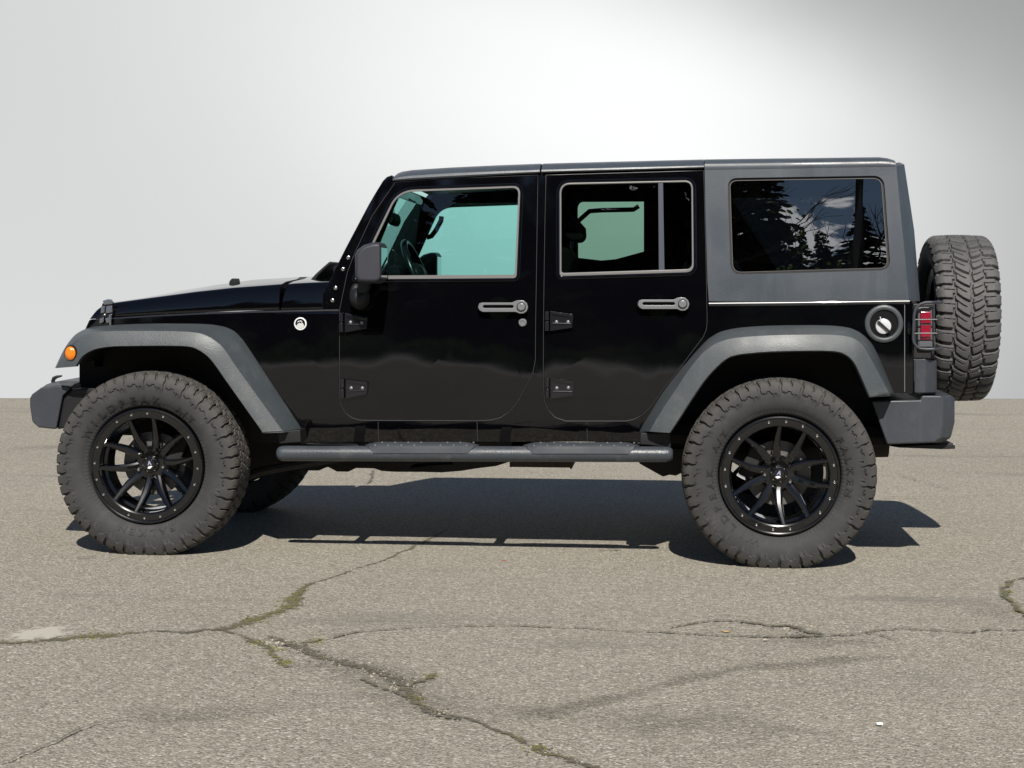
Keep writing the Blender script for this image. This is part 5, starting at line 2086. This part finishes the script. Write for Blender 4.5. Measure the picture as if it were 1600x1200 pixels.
def baretree(x, y, h):
    def limb(p, d, L, r, lev):
        q = p + d * L
        n_ = d.orthogonal().normalized()
        b_ = d.cross(n_)
        o = len(tv)
        for c_, rr in ((p, r), (q, r * .6)):
            for k in range(4):
                an = PI / 2 * k
                tv.append(tuple(c_ + (n_ * math.cos(an) + b_ * math.sin(an)) * rr))
        for k in range(4):
            tf.append((o + k, o + (k + 1) % 4, o + 4 + (k + 1) % 4, o + 4 + k))
            tm.append(2)
        if lev == 0:
            return
        for _ in range(3):
            nd = (d + Vector((rb_.uniform(-1, 1), rb_.uniform(-1, 1), rb_.uniform(-.2, .7))) * .62).normalized()
            limb(p + d * (L * rb_.uniform(.55, 1.0)), nd, L * rb_.uniform(.55, .75), r * .55, lev - 1)
    limb(Vector((x, y, 0)), Vector((0.02, 0, 1)), h * .42, .2, 5)


for x, y, h, r in ((-14, -44, 15, 3), (-10.5, -46, 17, 3), (-7.5, -43, 16, 2.8), (-4.8, -46, 18, 3), (-2.2, -44, 17, 3), (-0.4, -47, 19, 3), (1.4, -45, 18, 2.8), (2.7, -44, 17.5, 2.4), (3.9, -47, 17, 2.4), (7.2, -46, 12.6, 2.0), (6.4, -42, 9.5, 1.9), (8.7, -47, 14.2, 1.7), (4.9, -42, 10.4, 1.7), (5.8, -43.5, 10.9, 1.6), (10.5, -45, 12, 2.2), (13, -46, 14, 2.6), (16, -45, 13, 2.6), (19.5, -46, 16, 3), (24, -45, 14, 3), (-18.5, -45, 16, 3), (-23, -46, 15, 3), (29, -46, 15, 3)):
    conifer(x, y, h, r)
baretree(5.0, -44.5, 13.2)
baretree(0.6, -40, 15.5)
for i in range(26):
    x = -26 + i * 2.2 + rt.uniform(-.7, .7)
    conifer(x, -34 + rt.uniform(-3, 3), rt.uniform(4.5, 7.2), rt.uniform(1.7, 2.4))
# lower shrubs, lit leaves on the lot's south edge
for i in range(13000):
    x = rt.uniform(-26, 30)
    hb = 1.2 + .8 * math.sin(x * 1.3) * math.sin(x * .47 + 1) + 6.7 * math.exp(-((x - 3.3) / .55) ** 2) + 4.8 * math.exp(-((x - 4.45) / .35) ** 2)
    y = -23.5 + rt.gauss(0, .5)
    z = rt.random() ** .8 * hb
    d = Vector((rt.uniform(-1, 1), rt.uniform(-1, 1), rt.uniform(-.4, 1))) * .13
    leafquad(Vector((x + rt.gauss(0, .15), y, z)), d, .055, 1 if rt.random() < .6 else 0)
me = bpy.data.meshes.new('tree_line')
me.from_pydata(tv, [], tf)
for m_ in (M_LEAF, M_LEAF2, M_BARK):
    me.materials.append(m_)
me.polygons.foreach_set('material_index', tm)
tl_ = bpy.data.objects.new('tree_line', me)
COL.objects.link(tl_)
tagged(tl_, kind='stuff')

# pale kerb along the south edge of the lot and a leaning service pole
g = MB()
g.loft([[(x, -21.4, -.02), (x, -21.2, -.02), (x, -21.19, .12), (x, -21.22, .15), (x, -21.38, .15), (x, -21.4, .14)] for x in (-60, -20, 0, 20, 60)])
M_KERB, t, p = mat('kerb_concrete', (0.74, 0.72, 0.68), 0.9)
g.v = [Vector(q) for q in g.v]
g.add([(-60, -21.19, .008), (60, -21.19, .008), (60, -19.4, .006), (-60, -19.4, .006)], [(0, 1, 2, 3)])  # unseen pale strip added to draw a bright line in the paint reflection
kb = g.build('kerb', M_KERB)
tagged(kb, kind='structure')
g = MB()
g.tube([(5.35, -31, 0), (5.35, -31, 6), (5.4, -31, 13.5)], [.17, .14, .10], 12)
pole = g.build('utility_pole', M_BARK)
tagged(pole, 'dark wooden utility pole seen mirrored in the rear side window', 'utility pole')
g = MB()
g.box((5.4, -31.12, 12.6), (2.2, .1, .12))
g.build('cross_arm', M_BARK, pole)
for k_ in (-.95, 0.9):
    g = MB()
    pts = [(5.4 + k_ + (x - 5.4), -31.12, 12.75 - .9 * (1 - ((x - 5.4) / 30) ** 2) + .9) for x in [5.4 - 30 + 3 * i for i in range(21)]]
    pts = [(5.4 + k_ + 3 * i, -31.12, 12.72 - 0.9 * math.sin(PI * abs(i) / 10)) for i in range(-10, 11)]
    g.tube(pts, .012, 5)
    g.build('wire', M_BARK, pole)
